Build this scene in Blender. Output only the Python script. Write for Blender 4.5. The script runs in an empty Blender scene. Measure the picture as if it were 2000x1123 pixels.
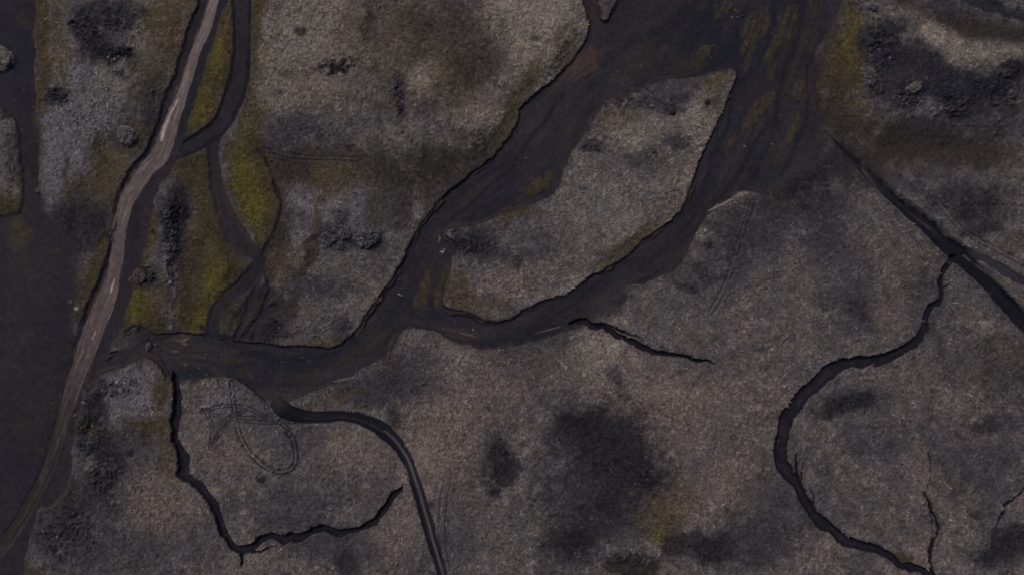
import bpy, math, numpy as np
from mathutils import Vector, Matrix, noise as mnoise

# ------------------------------------------------------------------ camera, sky, sun, exposure
sc = bpy.context.scene
S = 0.1                       # metres of ground per map unit
H = 133.33                    # height of the drone above the plain
cam = bpy.data.objects.new("camera", bpy.data.cameras.new("camera"))
sc.collection.objects.link(cam)
cam.data.sensor_width = 36.0
cam.data.lens = 24.0
cam.data.clip_end = 8000.0
cam.location = (0, 0, H)
cam.rotation_euler = (0, 0, 0)
sc.camera = cam

SUN_EL, SUN_AZ = math.radians(46), math.radians(-38)     # azimuth from north, clockwise
w = bpy.data.worlds.new("World"); sc.world = w; w.use_nodes = True
nt = w.node_tree
bg = nt.nodes["Background"]
sky = nt.nodes.new("ShaderNodeTexSky"); sky.sky_type = 'NISHITA'; sky.sun_disc = False
sky.sun_elevation = SUN_EL; sky.sun_rotation = SUN_AZ
sky.air_density = 1.0; sky.dust_density = 6.0; sky.ozone_density = 1.0
nt.links.new(sky.outputs[0], bg.inputs[0]); bg.inputs[1].default_value = 0.075
sun = bpy.data.objects.new("sun", bpy.data.lights.new("sun", 'SUN'))
sc.collection.objects.link(sun)
sun.data.energy = 1.3; sun.data.angle = math.radians(15); sun.data.color = (1.0, 0.96, 0.93)
d = Vector((math.sin(SUN_AZ) * math.cos(SUN_EL), math.cos(SUN_AZ) * math.cos(SUN_EL), math.sin(SUN_EL)))
sun.rotation_euler = d.to_track_quat('Z', 'Y').to_euler()
sc.view_settings.view_transform = 'Standard'
sc.view_settings.look = 'None'
sc.view_settings.exposure = -0.98
sc.view_settings.gamma = 1.0
try: sc.view_settings.use_curve_mapping = False
except Exception: pass

LIGHT = np.array([0.385, 0.37, 0.35])   # what the exposed picture keeps of an albedo (measured on a flat plane)

def lin(c):
    c = np.array(c, float) / 255.0
    return np.where(c <= 0.04045, c / 12.92, ((c + 0.055) / 1.055) ** 2.4)
def alb(c): return lin(c) / LIGHT

# ------------------------------------------------------------------ noise on arrays
def hash2(ix, iy, seed):
    ix = ix.astype(np.int64); iy = iy.astype(np.int64)
    h = (ix * 374761393 + iy * 668265263 + seed * 1274126177) & 0xffffffff
    h = ((h ^ (h >> 13)) * 1274126177) & 0xffffffff
    h = ((h ^ (h >> 16)) * 2246822519) & 0xffffffff
    return ((h ^ (h >> 15)) & 0xffffff).astype(np.float32) / np.float32(0xffffff)
def vnoise(x, y, seed):
    xi = np.floor(x); yi = np.floor(y)
    fx = (x - xi).astype(np.float32); fy = (y - yi).astype(np.float32)
    fx = fx * fx * (3 - 2 * fx); fy = fy * fy * (3 - 2 * fy)
    a = hash2(xi, yi, seed); b = hash2(xi + 1, yi, seed); c = hash2(xi, yi + 1, seed); e = hash2(xi + 1, yi + 1, seed)
    return (a + (b - a) * fx) * (1 - fy) + (c + (e - c) * fx) * fy
def fbm(x, y, scale, seed, octs=4, gain=0.5, rot=0.6):
    t = np.zeros(np.broadcast(x, y).shape, np.float32); amp = 1.0; tot = 0
    cx, sx = math.cos(rot), math.sin(rot); u = x / scale; v = y / scale
    for o in range(octs):
        t += amp * vnoise(u, v, seed + o * 17); tot += amp; amp *= gain
        u, v = (u * cx - v * sx) * 2.03 + 5.1, (u * sx + v * cx) * 2.03 + 3.7
    return (t / tot - 0.5) * 2            # about -1..1
def sstep(a, b, x):
    t = np.clip((x - a) / (b - a), 0, 1); return t * t * (3 - 2 * t)

# ------------------------------------------------------------------ map grid: even where the picture looks, growing outside
STEP = 1.25
def axis(lo, hi, far):
    a = list(np.arange(lo, hi + STEP, STEP)); s = STEP; L = []; p = lo
    while p > -far: s *= 1.16; p -= s; L.append(p)
    s = STEP; p = a[-1]; R = []
    while p < far: s *= 1.16; p += s; R.append(p)
    return np.array(L[::-1] + a + R)
AX = axis(-90, 2090, 26000); AY = axis(-80, 1203, 26000)
NX, NY = len(AX), len(AY)
GX, GY = np.meshgrid(AX, AY)
GX = GX.astype(np.float32); GY = GY.astype(np.float32)
SH = GX.shape

WX = fbm(GX, GY, 46, 101, 4) * 7 + fbm(GX, GY, 9, 111, 2) * 2.2
WY = fbm(GX, GY, 46, 201, 4) * 7 + fbm(GX, GY, 9, 211, 2) * 2.2
QX, QY = GX + WX * 0.55, GY + WY * 0.55          # natural edges
SX, SY = GX + WX * 0.18, GY + WY * 0.18          # tighter edges

def box_of(x0, x1, y0, y1):
    i0 = max(np.searchsorted(AX, x0) - 1, 0); i1 = min(np.searchsorted(AX, x1) + 1, NX)
    j0 = max(np.searchsorted(AY, y0) - 1, 0); j1 = min(np.searchsorted(AY, y1) + 1, NY)
    return slice(j0, j1), slice(i0, i1)

def crom(P, n=5, closed=False):
    P = np.array(P, float); N = len(P); out = []
    rng = range(N if closed else N - 1)
    for i in rng:
        if closed: p0, p1, p2, p3 = P[(i - 1) % N], P[i], P[(i + 1) % N], P[(i + 2) % N]
        else: p0, p1, p2, p3 = P[max(i - 1, 0)], P[i], P[i + 1], P[min(i + 2, N - 1)]
        for k in range(n):
            t = k / n
            out.append(0.5 * ((2 * p1) + (-p0 + p2) * t + (2 * p0 - 5 * p1 + 4 * p2 - p3) * t * t + (-p0 + 3 * p1 - 3 * p2 + p3) * t ** 3))
    if not closed: out.append(P[-1])
    return np.array(out)

FAR = 40.0
def line(pts, X=None, Y=None, smooth=4, pad=FAR):
    """pts: (x, y, halfwidth). returns field (halfwidth - distance), signed across and along distance"""
    X = QX if X is None else X; Y = QY if Y is None else Y
    P = crom(pts, smooth) if smooth > 1 else np.array(pts, float)
    F = np.full(SH, -FAR, np.float32); A = np.zeros(SH, np.float32); L = np.zeros(SH, np.float32); s = 0.0
    for a, b in zip(P[:-1], P[1:]):
        m = max(a[2], b[2]) + pad + 8
        sy, sx = box_of(min(a[0], b[0]) - m, max(a[0], b[0]) + m, min(a[1], b[1]) - m, max(a[1], b[1]) + m)
        x = X[sy, sx]; y = Y[sy, sx]
        dx, dy = b[0] - a[0], b[1] - a[1]; l = math.hypot(dx, dy) + 1e-6
        t = np.clip(((x - a[0]) * dx + (y - a[1]) * dy) / (l * l), 0, 1)
        ex = x - a[0] - t * dx; ey = y - a[1] - t * dy
        f = a[2] + (b[2] - a[2]) * t - np.sqrt(ex * ex + ey * ey)
        mm = f > F[sy, sx]
        F[sy, sx][mm] = f[mm]; A[sy, sx][mm] = ((ex * -dy + ey * dx) / l)[mm]; L[sy, sx][mm] = (s + t * l)[mm]
        s += l
    return F, A, L

def poly(pts, X=None, Y=None, smooth=3, pad=FAR):
    """signed distance, positive inside"""
    X = QX if X is None else X; Y = QY if Y is None else Y
    P = crom(pts, smooth, True) if smooth > 1 else np.array(pts, float)
    F = np.full(SH, -FAR, np.float32)
    m = pad + 8
    sy, sx = box_of(P[:, 0].min() - m, P[:, 0].max() + m, P[:, 1].min() - m, P[:, 1].max() + m)
    x = X[sy, sx]; y = Y[sy, sx]
    D = np.full(x.shape, 1e9, np.float32); ins = np.zeros(x.shape, bool)
    Q = np.roll(P, -1, 0)
    for a, b in zip(P, Q):
        dx, dy = b[0] - a[0], b[1] - a[1]; l2 = dx * dx + dy * dy + 1e-9
        t = np.clip(((x - a[0]) * dx + (y - a[1]) * dy) / l2, 0, 1)
        D = np.minimum(D, (x - a[0] - t * dx) ** 2 + (y - a[1] - t * dy) ** 2)
        if a[1] != b[1]:
            c = ((a[1] > y) != (b[1] > y)) & (x < (b[0] - a[0]) * (y - a[1]) / (b[1] - a[1]) + a[0])
            ins ^= c
    D = np.sqrt(D); F[sy, sx] = np.where(ins, D, -D)
    return F

# ------------------------------------------------------------------ the valley map (traced, in map units)
WASH_MAIN = [(175,705),(210,690),(250,672),(290,652),(340,648),(400,654),(450,664),(500,672),(560,675),(620,678),(665,674),(692,650),(715,620),(738,580),
 (768,540),(786,510),(803,470),(828,430),(858,392),(900,356),(945,322),(975,288),(1003,250),(1025,203),(1060,172),(1095,143),(1125,108),(1145,72),(1148,40),
 (1138,0),(1120,-60),(1100,-160),(1300,-260),(1700,-260),(1690,-100),(1660,-20),(1645,30),(1615,75),(1598,120),(1590,190),(1606,262),(1588,310),(1540,345),(1500,378),(1455,374),
 (1430,384),(1392,412),(1365,440),(1342,490),(1312,528),(1270,548),(1228,560),(1205,585),(1170,612),(1150,634),(1110,642),(1060,660),(1000,677),(950,681),(905,672),
 (872,656),(845,643),(790,643),(765,680),(742,700),(702,718),(690,735),(640,752),(600,768),(560,785),(530,792),(510,784),(488,760),(455,742),(420,736),(360,748),
 (330,742),(310,715),(288,700),(240,715),(195,732),(170,762),(165,740)]
ISLAND = [(1436,142),(1437,165),(1418,210),(1396,245),(1376,290),(1360,330),(1346,370),(1332,408),(1312,430),(1270,460),(1215,505),(1172,528),(1132,554),(1110,569),
 (1080,580),(1040,600),(1000,620),(962,630),(930,618),(898,606),(868,600),(864,575),(872,540),(882,505),(888,475),(866,458),(880,444),(930,438),(960,428),(1000,412),(1040,394),
 (1080,378),(1094,350),(1108,318),(1124,282),(1148,252),(1163,226),(1185,198),(1232,183),(1280,160),(1330,152),(1362,146),(1400,139)]
PLAIN_W = [(-60,-60),(66,-60),(67,60),(68,200),(76,300),(74,372),(108,430),(146,478),(158,520),(150,580),(142,632),(150,660),(215,600),(225,640),(205,690),(190,725),
 (165,752),(148,850),(133,948),(103,985),(72,1000),(58,1060),(42,1130),(30,1240),(-400,1400),(-500,500),(-400,-200),(-100,-200)]
ISLE_W = [(-40,210),(8,222),(30,240),(38,300),(40,360),(34,410),(0,425),(-40,430)]
ISLE_NW = [(-30,88),(8,94),(24,112),(18,130),(-5,140),(-30,140)]
ISLE_N = [(1160,-40),(1166,2),(1180,40),(1198,16),(1212,-10),(1225,-60)]
STREAM = [(455,-120,11),(422,-20,10),(415,0,10),(400,50,11),(379,100,11),(363,150,10),(346,200,12),(328,250,17),(310,300,19),(283,330,16),(258,370,16),(246,385,16),(234,425,15),(227,475,14),(220,525,14),
 (207,575,18),(187,625,20),(168,675,20),(149,725,17),(133,775,15),(118,825,13),(103,875,13),(86,925,12),(60,975,13),(31,1025,12),(0,1070,12),(-60,1120,14),(-160,1180,16)]
STREAM_BED = [(455,-120,28),(420,-20,27),(414,0,27),(398,50,27),(382,100,29),(366,150,28),(348,200,30),(334,250,31),(316,300,32),(292,335,34),(272,370,34),(262,400,36),(250,460,34),(240,510,33),
 (224,560,36),(204,615,38),(182,670,38),(160,720,36)]
CHAN_E = [(472,-120,19),(472,-20,19),(472,60,18),(470,120,19),(463,170,20),(447,215,19),(424,250,19),(390,276,17),(352,294,16),(322,306,16)]
CHAN_S = [(424,262,11),(415,300,11),(420,350,13),(432,400,16),(452,445,18),(480,485,20),(505,508,16),(496,535,16),(468,560,15),(440,586,13),(420,618,12),(412,655,15)]
DITCH = [(1612,256,1.5),(1650,296,4),(1700,344,9),(1750,392,12),(1800,432,15),(1850,478,17),(1884,506,17),(1925,546,15),(1962,588,15),(2005,632,17),(2080,700,18),(2300,900,20)]
DITCH_B = [(1790,424,4),(1868,484,8),(1905,498,8),(1940,515,8),(1978,538,8),(2030,565,8),(2200,640,10)]
GULLY_E = [(1864,506,9),(1845,526,6),(1837,545,5),(1838,572,5.5),(1835,588,6),(1820,600,6.5),(1810,620,7.5),(1807,642,8),(1795,662,9),(1770,679,9.5),(1745,693,10),(1720,704,11),(1690,707,11),
 (1655,708,12),(1625,724,14),(1598,744,14),(1562,782,14),(1540,815,15),(1527,858,14),(1528,898,15),(1540,925,12),(1553,940,11),(1562,962,9),(1576,982,10),(1592,1005,10),(1612,1026,10),
 (1640,1047,10),(1656,1058,11),(1682,1068,10),(1712,1074,8),(1740,1090,8),(1760,1104,8),(1792,1111,8),(1820,1126,9),(1900,1170,9),(2100,1240,9)]
GULLY_M = [(1112,634,1),(1126,630,4),(1140,630,6),(1155,634,7),(1175,640,6),(1200,650,6),(1225,665,6),(1250,677,7),(1280,688,6),(1310,692,4.5),(1335,697,4),(1370,705,3.5),(1397,711,1)]
GULLY_M2 = [(1160,630,2),(1195,638,3),(1215,646,3.5),(1235,656,2),(1252,662,1)]
GULLY_W = [(338,722,1),(340,734,4),(342,744,7),(343,752,7),(345,785,7),(345,805,9),(340,828,9),(341,850,7),(347,875,9),(356,895,12),(357,915,11),(356,930,10),(372,940,8),(390,952,9),(406,970,8),(416,986,8),(425,1008,8),
 (434,1036,9),(445,1056,8),(460,1072,9),(478,1076,8),(496,1066,7),(508,1052,7),(530,1047,7),(551,1055,9),(568,1048,7),(580,1052,8),(600,1043,7),(620,1034,7),(640,1034,8),(656,1043,7),
 (682,1037,6),(710,1030,6),(730,1020,7),(745,1000,7),(760,980,6),(774,962,5),(785,952,2)]
GULLY_W2 = [(466,1072,6),(470,1088,4),(471,1100,3),(470,1110,0.5)]
GULLY_W3 = [(480,1078,4),(505,1076,3),(530,1068,1.5),(540,1064,0.5)]
CRACK_A = [(1807,958,2.5),(1813,978,3),(1824,1000,3),(1834,1022,3),(1833,1040,2.5),(1827,1052,2.5),(1823,1070,5),(1817,1088,5),(1816,1104,4.5),(1820,1120,5),(1824,1135,5)]
CRACK_B = [(1820,1000,1.5),(1822,1020,2),(1824,1036,1),(1822,1058,2),(1815,1080,3)]
CRACK_C = [(1818,880,1),(1818,900,1.4),(1817,930,1.2),(1812,955,1.5)]
CRACK_D = [(2010,950,2),(1990,965,2.2),(1968,985,2.4),(1958,1005,3),(1945,1030,1)]
ROAD = [(541,790,13),(553,801,17),(572,810,15),(620,815,12),(660,813,11),(692,816,12),(722,826,14),(752,844,14),(778,870,12),(797,900,11),(810,935,11),(822,975,11),(834,1015,11),(846,1060,11),
 (858,1098,11),(870,1140,11),(900,1240,13)]
TOPR_A = [(1730,-30,4),(1770,0,8),(1800,14,6),(1835,40,6),(1870,46,20),(1920,55,26),(1970,62,22),(2040,70,22),(2200,90,22)]
TOPR_B = [(1850,-30,10),(1900,0,11),(1950,18,10),(2010,34,11),(2200,80,12)]
DELTA_ISL = [[(1290,-30),(1360,-20),(1420,-10),(1412,30),(1400,40),(1405,10),(1380,-5)],
 [(1360,95),(1392,88),(1388,108),(1362,130),(1346,126)],[(1405,0),(1432,8),(1420,35),(1402,42)],
 [(1455,40),(1490,22),(1505,50),(1480,80),(1450,106),(1446,80)],
 [(1480,195),(1502,180),(1514,195),(1500,220),(1475,242),(1452,262),(1458,235)],
 [(1436,258),(1446,268),(1432,290),(1412,300),(1404,285),(1420,270)],
 [(1530,20),(1555,10),(1552,60),(1530,95),(1508,118),(1500,96),(1520,60)],
 [(1582,-20),(1604,-20),(1598,30),(1590,42),(1583,10)],
 [(1562,150),(1574,128),(1572,180),(1568,200),(1552,190)],
 [(1543,218),(1562,216),(1564,245),(1548,280),(1540,250)],[(1495,182),(1515,180),(1512,205),(1500,210)],
 [(1022,366),(1040,350),(1060,348),(1072,334),(1084,344),(1070,362),(1052,372),(1030,378)],
 [(824,540),(846,510),(838,556),(832,598),(806,592),(812,566)],
 [(872,520),(880,530),(870,590),(850,600),(856,560)],
 [(770,650),(795,648),(788,668),(758,690),(752,700),(762,672)]]

wm = poly(WASH_MAIN)
isl = poly(ISLAND, QX, QY)
wash = np.minimum(wm, -isl)
plw = poly(PLAIN_W)
for p in (ISLE_W, ISLE_NW): plw = np.minimum(plw, -poly(p))
wash = np.minimum(wash, -poly(ISLE_N))
bed, _, _ = line(STREAM_BED)
strm, strA, strL = line(STREAM, SX, SY)
ce, ceA, ceL = line(CHAN_E, SX, SY); cs, csA, csL = line(CHAN_S)
for q in [[(505,520,8),(500,560,7),(486,600,6),(470,640,7),(462,662,8)],[(512,520,6),(524,560,4),(516,600,4),(500,640,4),(492,665,4)],[(540,600,7),(515,612,7),(500,632,7),(484,652,6),(470,664,6)],[(522,470,2),(540,440,3),(548,400,2),(540,370,3),(526,330,2),(505,296,1.5)],
          [(300,655,6),(270,640,3),(245,650,3)],[(395,640,6),(420,655,6),(450,664,6)],[(512,500,6),(520,485,5),(528,465,3),(536,452,1)]]:
    cs2, A2_, L2_ = line(q); mm = cs2 > cs
    cs = np.where(mm, cs2, cs)
cw, _, _ = line([(845,470,10),(850,500,9),(848,540,9),(846,575,8),(842,600,8)])
wash = np.maximum(wash, cw)
mossisl = np.full(SH, -FAR, np.float32)
RX, RY = GX + WX * 1.0, GY + WY * 1.0
for p in DELTA_ISL: mossisl = np.maximum(mossisl, poly(p, RX, RY))
W = np.maximum.reduce([wash, plw, bed, ce, cs])
tA, _, _ = line(TOPR_A); tB, _, _ = line(TOPR_B)
dt, dtA, dtL = line(DITCH, SX, SY); db, dbA, _ = line(DITCH_B, SX, SY)
rd, rdA, rdL = line(ROAD, SX, SY)
rhead = poly([(528,792),(552,784),(572,792),(590,802),(610,808),(600,824),(575,826),(552,818),(538,806)], SX, SY)
# the right shape of the gullies: jagged turf edges
JX, JY = GX + fbm(GX, GY, 20, 301, 4, .6) * 6.5, GY + fbm(GX, GY, 20, 311, 4, .6) * 6.5
gul = np.full(SH, -FAR, np.float32)
for g in (GULLY_E, GULLY_M, GULLY_M2, GULLY_W, GULLY_W2, GULLY_W3, CRACK_A, CRACK_B, CRACK_C, CRACK_D):
    gul = np.maximum(gul, line(g, JX, JY)[0])
for g in [[(1538,905,3),(1548,925,3),(1556,940,3)],[(1553,888,.8),(1556,915,2.5),(1561,942,3)],[(1570,905,.8),(1566,925,2),(1563,950,3)],[(1582,955,1),(1588,975,1.5),(1590,1000,2)],
          [(1838,562,3),(1848,557,2),(1856,552,.6)],[(740,1022,2),(735,1026,1),(742,1030,.5)],[(778,958,2),(790,962,.6)],[(783,955,2),(786,946,.6)]]:
    gul = np.maximum(gul, line(g, JX, JY)[0])
# ruts: pairs of thin wheel tracks
ruts = np.full(SH, -FAR, np.float32)
rutw = np.zeros(SH, np.float32)
def rut(pts, gauge, k=1.0, hw=1.2):
    global ruts, rutw
    F, A, _ = line([(x, y, gauge) for x, y in pts], SX, SY)
    d = np.abs(F - gauge)              # distance from centre line = gauge - F
    r = hw - np.abs(-(F - gauge) - gauge * 0.5)
    ruts = np.maximum(ruts, np.where(F > -FAR + 1, r, -FAR))
    rutw = np.maximum(rutw, (F > -5) * np.float32(k))
for pts, g in [([(452,748),(456,780),(460,815),(468,850),(484,880),(508,904),(535,920),(560,921),(575,908),(579,888),(574,862),(562,845)], 8),
  ([(398,798),(410,820),(416,845),(410,872)], 6), ([(395,805),(425,795),(455,792),(490,800),(520,818)], 6), ([(420,860),(432,835),(450,815),(470,806)], 6),
  ([(405,800),(425,815),(440,818),(470,816),(510,818)], 5), ([(455,820),(490,824),(530,826),(590,825)], 5), ([(520,794),(528,810),(545,824),(562,838),(566,852)], 7),
  ([(412,870),(428,850),(445,825),(480,800)], 5),
  ([(876,925),(868,965),(864,1010),(864,1060),(870,1100),(878,1140)], 13), ([(1472,395),(1452,450),(1436,500),(1420,550),(1400,592),(1388,610)], 9),
  ([(515,294),(545,300),(575,306),(620,309),(700,312)], 8), ([(1835,400),(1870,440),(1910,470),(1950,490),(2010,520)], 9), ([(1780,455),(1795,480),(1806,510)], 5),
  ([(1845,590),(1865,620),(1890,650)], 6), ([(1620,268),(1606,292),(1596,312)], 4)]:
    faint = pts[0] in ((876,925), (1472,395), (515,294), (1835,400), (1780,455), (1845,590), (1620,268))
    rut(pts, g, .6 if faint else (1.0 if len(pts) > 9 else .75), 1.25)

# ------------------------------------------------------------------ relief
away = 1 - sstep(-34, -4, np.maximum.reduce([wash, plw, bed, ce, cs]))   # 0 in the washes, 1 on the heath
low = fbm(GX, GY, 210, 11, 3) * 0.9 + fbm(GX, GY, 70, 21, 2) * 0.22
HB = [(600,110,120,150,.9),(840,140,90,110,1.0),(940,240,70,70,.7),(1070,80,80,90,1.1),(640,440,110,70,1.0),(600,610,90,45,.8),(180,120,80,110,1.0),(320,430,26,90,1.4),
 (320,560,20,80,.8),(110,330,35,60,.5),(210,300,30,60,-.8),(440,560,40,80,.9),(520,350,45,60,.6),(370,520,30,90,-.6),(1250,320,90,110,.8),(1010,520,110,60,.8),(1180,900,100,120,-.7),
 (1850,150,150,80,1.4),(1800,290,130,45,-.9),(1650,790,60,30,-.7),(1930,830,60,35,-.6),(1975,1050,40,40,-.7),(980,920,50,60,-.5),(230,930,70,110,.8),(480,930,90,70,.5),(880,760,70,120,.7),
 (1400,680,160,120,.5),(1300,760,110,70,.5),(1680,600,50,40,-.5),(1550,450,110,60,-.3),(1750,470,120,100,.4),(1900,420,60,30,-.5),(15,300,30,80,.8),(1450,900,110,140,.5),(760,620,10,10,0)]
for x, y, rx, ry, a in HB:
    low = low + a * np.exp(-(((GX - x + WX) / rx) ** 2 + ((GY - y + WY) / ry) ** 2)).astype(np.float32)
outer = sstep(100, 1500, np.maximum(np.abs(GX - 1000) - 1100, np.abs(GY - 560) - 640))
hl = low * (0.12 + 0.88 * away) * (1 - outer)
hl = hl + outer * fbm(GX, GY, 2600, 31, 3) * 14.0
heathm = 1 - sstep(-2.0, 2.5, np.maximum.reduce([W, gul * 1.0, dt, db, rd]))
tus = fbm(GX, GY, 5.2, 41, 2)                     # tussocks
tus2 = fbm(GX, GY, 15, 43, 3)
fine = vnoise(GX / 2.3, GY / 2.3, 51) * 2 - 1
z = hl.copy()
jag = fbm(GX, GY, 9, 61, 4, .6) * 3.2 + fbm(GX, GY, 34, 67, 3) * 5.0
softz = np.zeros(SH, np.float32)          # where sand and heath grade into each other without a step
for x, y, rx, ry in [(1605,130,40,140),(1600,300,60,70),(1540,350,50,40),(1640,20,40,60),(250,665,60,22),(1220,585,50,30),(1165,612,40,22),(1180,610,30,20),(120,440,70,60),(155,540,30,60),(140,640,30,30),(345,745,26,14),(540,790,24,12),(1150,632,26,16),(430,700,40,30),(440,500,60,120)]:
    softz = np.maximum(softz, np.exp(-(((GX - x) / rx) ** 2 + ((GY - y) / ry) ** 2)).astype(np.float32))
softz = sstep(.15, .6, softz)
jagw = fbm(GX, GY, 34, 63, 4) * 22 * softz
bankh = .48 + .22 * fbm(GX, GY, 130, 65, 2)
# in places a lower terrace runs inside the bank
ledn = sstep(.0, .35, fbm(GX, GY, 75, 69, 2)) * (1 - softz)
ledw = 7 + 5 * fbm(GX, GY, 40, 70, 2)
dep_w = bankh * (1 - softz) * (sstep(-1.2, 2.6, wash + jag) * (1 - ledn * .55) + ledn * .55 * sstep(-1, 2.2, wash + jag - ledw)) + bankh * softz * sstep(-26, 22, wash)
dep_p = 0.40 * (sstep(-3, 5, plw + jag) * (1 - softz) + softz * sstep(-26, 22, plw))
dep_b = 0.46 * sstep(-3, 4.5, np.maximum(bed + jag, ce + jag * .6))
dep_s = 0.22 * sstep(-6, 8, cs)
dep_s = 0.34 * sstep(-3, 5, cs + jag)
z -= np.maximum.reduce([dep_w, dep_p, dep_b, dep_s])
z += 0.12 * sstep(-5, 6, mossisl + tus2 * 6) * sstep(0, 5, wash)
z -= 0.16 * sstep(-1.5, 2, strm)
gd = np.clip(gul + 1.5, 0, 10)
z -= 0.62 * sstep(-1.0, 3.2, gul) + 0.03 * gd
dd = np.maximum(dt, db)
z -= 0.8 * sstep(-2, 5, dt) + 0.35 * sstep(-2, 3, db) * (1 - sstep(-2, 5, dt))
z += 0.30 * np.exp(-((dt + 4.5) / 2.2) ** 2) * (GX > 1640)          # spoil along the ditch
z -= 0.26 * sstep(-2, 3, rd) * sstep(0, 22, np.hypot(GX - 541, GY - 784)) * (1 - 0.55 * np.exp(-(rdA / 3.2) ** 2))
z -= 0.20 * rutw * sstep(-1.2, .8, ruts)
z -= 0.35 * sstep(-14, 10, tA) + 0.3 * sstep(-4, 4, tB)
# rough lava patches on the heath
ROUGH = [(165,60,34,60),(230,40,40,34),(225,105,40,18),(110,195,30,25),(780,190,14,60),(920,480,60,30),(1150,290,30,10),(1720,110,40,90),(1780,190,40,30),(1860,210,60,25),(1960,170,60,60),
 (330,440,30,70),(330,520,15,60),(285,540,30,25),(300,680,40,20),(130,1040,70,50),(180,850,50,50),(1230,195,60,20),(650,130,60,20),(230,760,60,25),(1260,930,30,30),(1230,1090,60,15),(545,640,40,25),(200,920,50,60)]
rough = np.zeros(SH, np.float32)
for x, y, rx, ry in ROUGH:
    rough = np.maximum(rough, np.exp(-(((GX - x + WX * 2) / rx) ** 2 + ((GY - y + WY * 2) / ry) ** 2) * 1.1).astype(np.float32))
rough = sstep(0.25, 0.9, rough + 0.30 * tus2 + .25 * fbm(GX, GY, 30, 75, 3)) * (1 - sstep(-4, 2, W))
lump = 1 - np.abs(fbm(GX, GY, 11, 71, 3)) * 2.2
z += rough * (np.clip(lump, -1, 1) * 0.34 + fine * 0.09 - .3 * np.clip(1 - 2.4 * np.abs(fbm(GX, GY, 20, 73, 4, .6)), 0, 1))
z += heathm * (tus * 0.085 + fine * 0.035 + tus2 * 0.05)
z += (1 - heathm) * (fbm(GX, GY, 6, 81, 2) * 0.015)
z = z.astype(np.float32)

# ------------------------------------------------------------------ what grows and lies where (albedo of each ground type)
T = dict(heath=(77,71,70), pink=(93,83,77), tan=(108,100,90), grey=(84,79,81), darkh=(33,30,35), dgrey=(50,46,50), brown=(44,38,36), moss=(56,49,34), bmoss=(74,67,29), dmoss=(42,39,29), olive=(64,56,42), rust=(56,45,40),
         blue=(31,31,38), wet=(36,33,38), bwet=(42,37,39), strm=(80,70,68), gul=(20,20,26), sil=(110,98,92))
T = {k: alb(v) for k, v in T.items()}
col = np.empty(SH + (3,), np.float32); col[:] = T['heath']
def mix(m, c):
    global col
    m = np.clip(m, 0, 1)[..., None].astype(np.float32)
    col += (np.asarray(c, np.float32) - col) * m
ndet = fbm(GX, GY, 26, 401, 4, 0.6)
nbig = fbm(GX, GY, 120, 411, 4)
nmid = fbm(GX, GY, 48, 415, 4, .6)
mix(sstep(0.0, 0.6, nbig) * .45, T['pink']); mix(sstep(0.0, 0.6, -nbig) * .5, T['dgrey'])
mix(sstep(.05, 0.6, nmid) * .35, T['tan']); mix(sstep(.05, 0.6, -nmid) * .45, T['dgrey'])
nbl = fbm(GX, GY, 17, 417, 4, .65)
mix(sstep(.1, .5, -nbl) * .45, T['dgrey']); mix(sstep(.15, .6, nbl) * .3, T['tan'])
UX, UY = GX + WX * 2.6 + fbm(GX, GY, 90, 421, 3) * 12, GY + WY * 2.6 + fbm(GX, GY, 90, 431, 3) * 12
grn = fbm(GX, GY, 5.5, 425, 3, .7)
def patch(x, y, rx, ry, typ, a=1.0, rot=0, soft=.55):
    m = max(rx, ry) * 2.4 + 60
    sy, sx = box_of(x - m, x + m, y - m, y + m)
    dx = UX[sy, sx] - x; dy = UY[sy, sx] - y; c, s = math.cos(math.radians(rot)), math.sin(math.radians(rot))
    u = (dx * c + dy * s) / rx; v = (-dx * s + dy * c) / ry
    r = np.sqrt(u * u + v * v) + ndet[sy, sx] * 0.5 + grn[sy, sx] * .22
    mm = np.clip((1 - sstep(1 - soft, 1 + soft, r)) * a, 0, 1)[..., None].astype(np.float32)
    col[sy, sx] += (T[typ].astype(np.float32) - col[sy, sx]) * np.clip(mm * (1 + .38 * grn[sy, sx] + .25 * ndet[sy, sx])[..., None], 0, 1) if typ == 'darkh' else (T[typ].astype(np.float32) - col[sy, sx]) * mm
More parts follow.
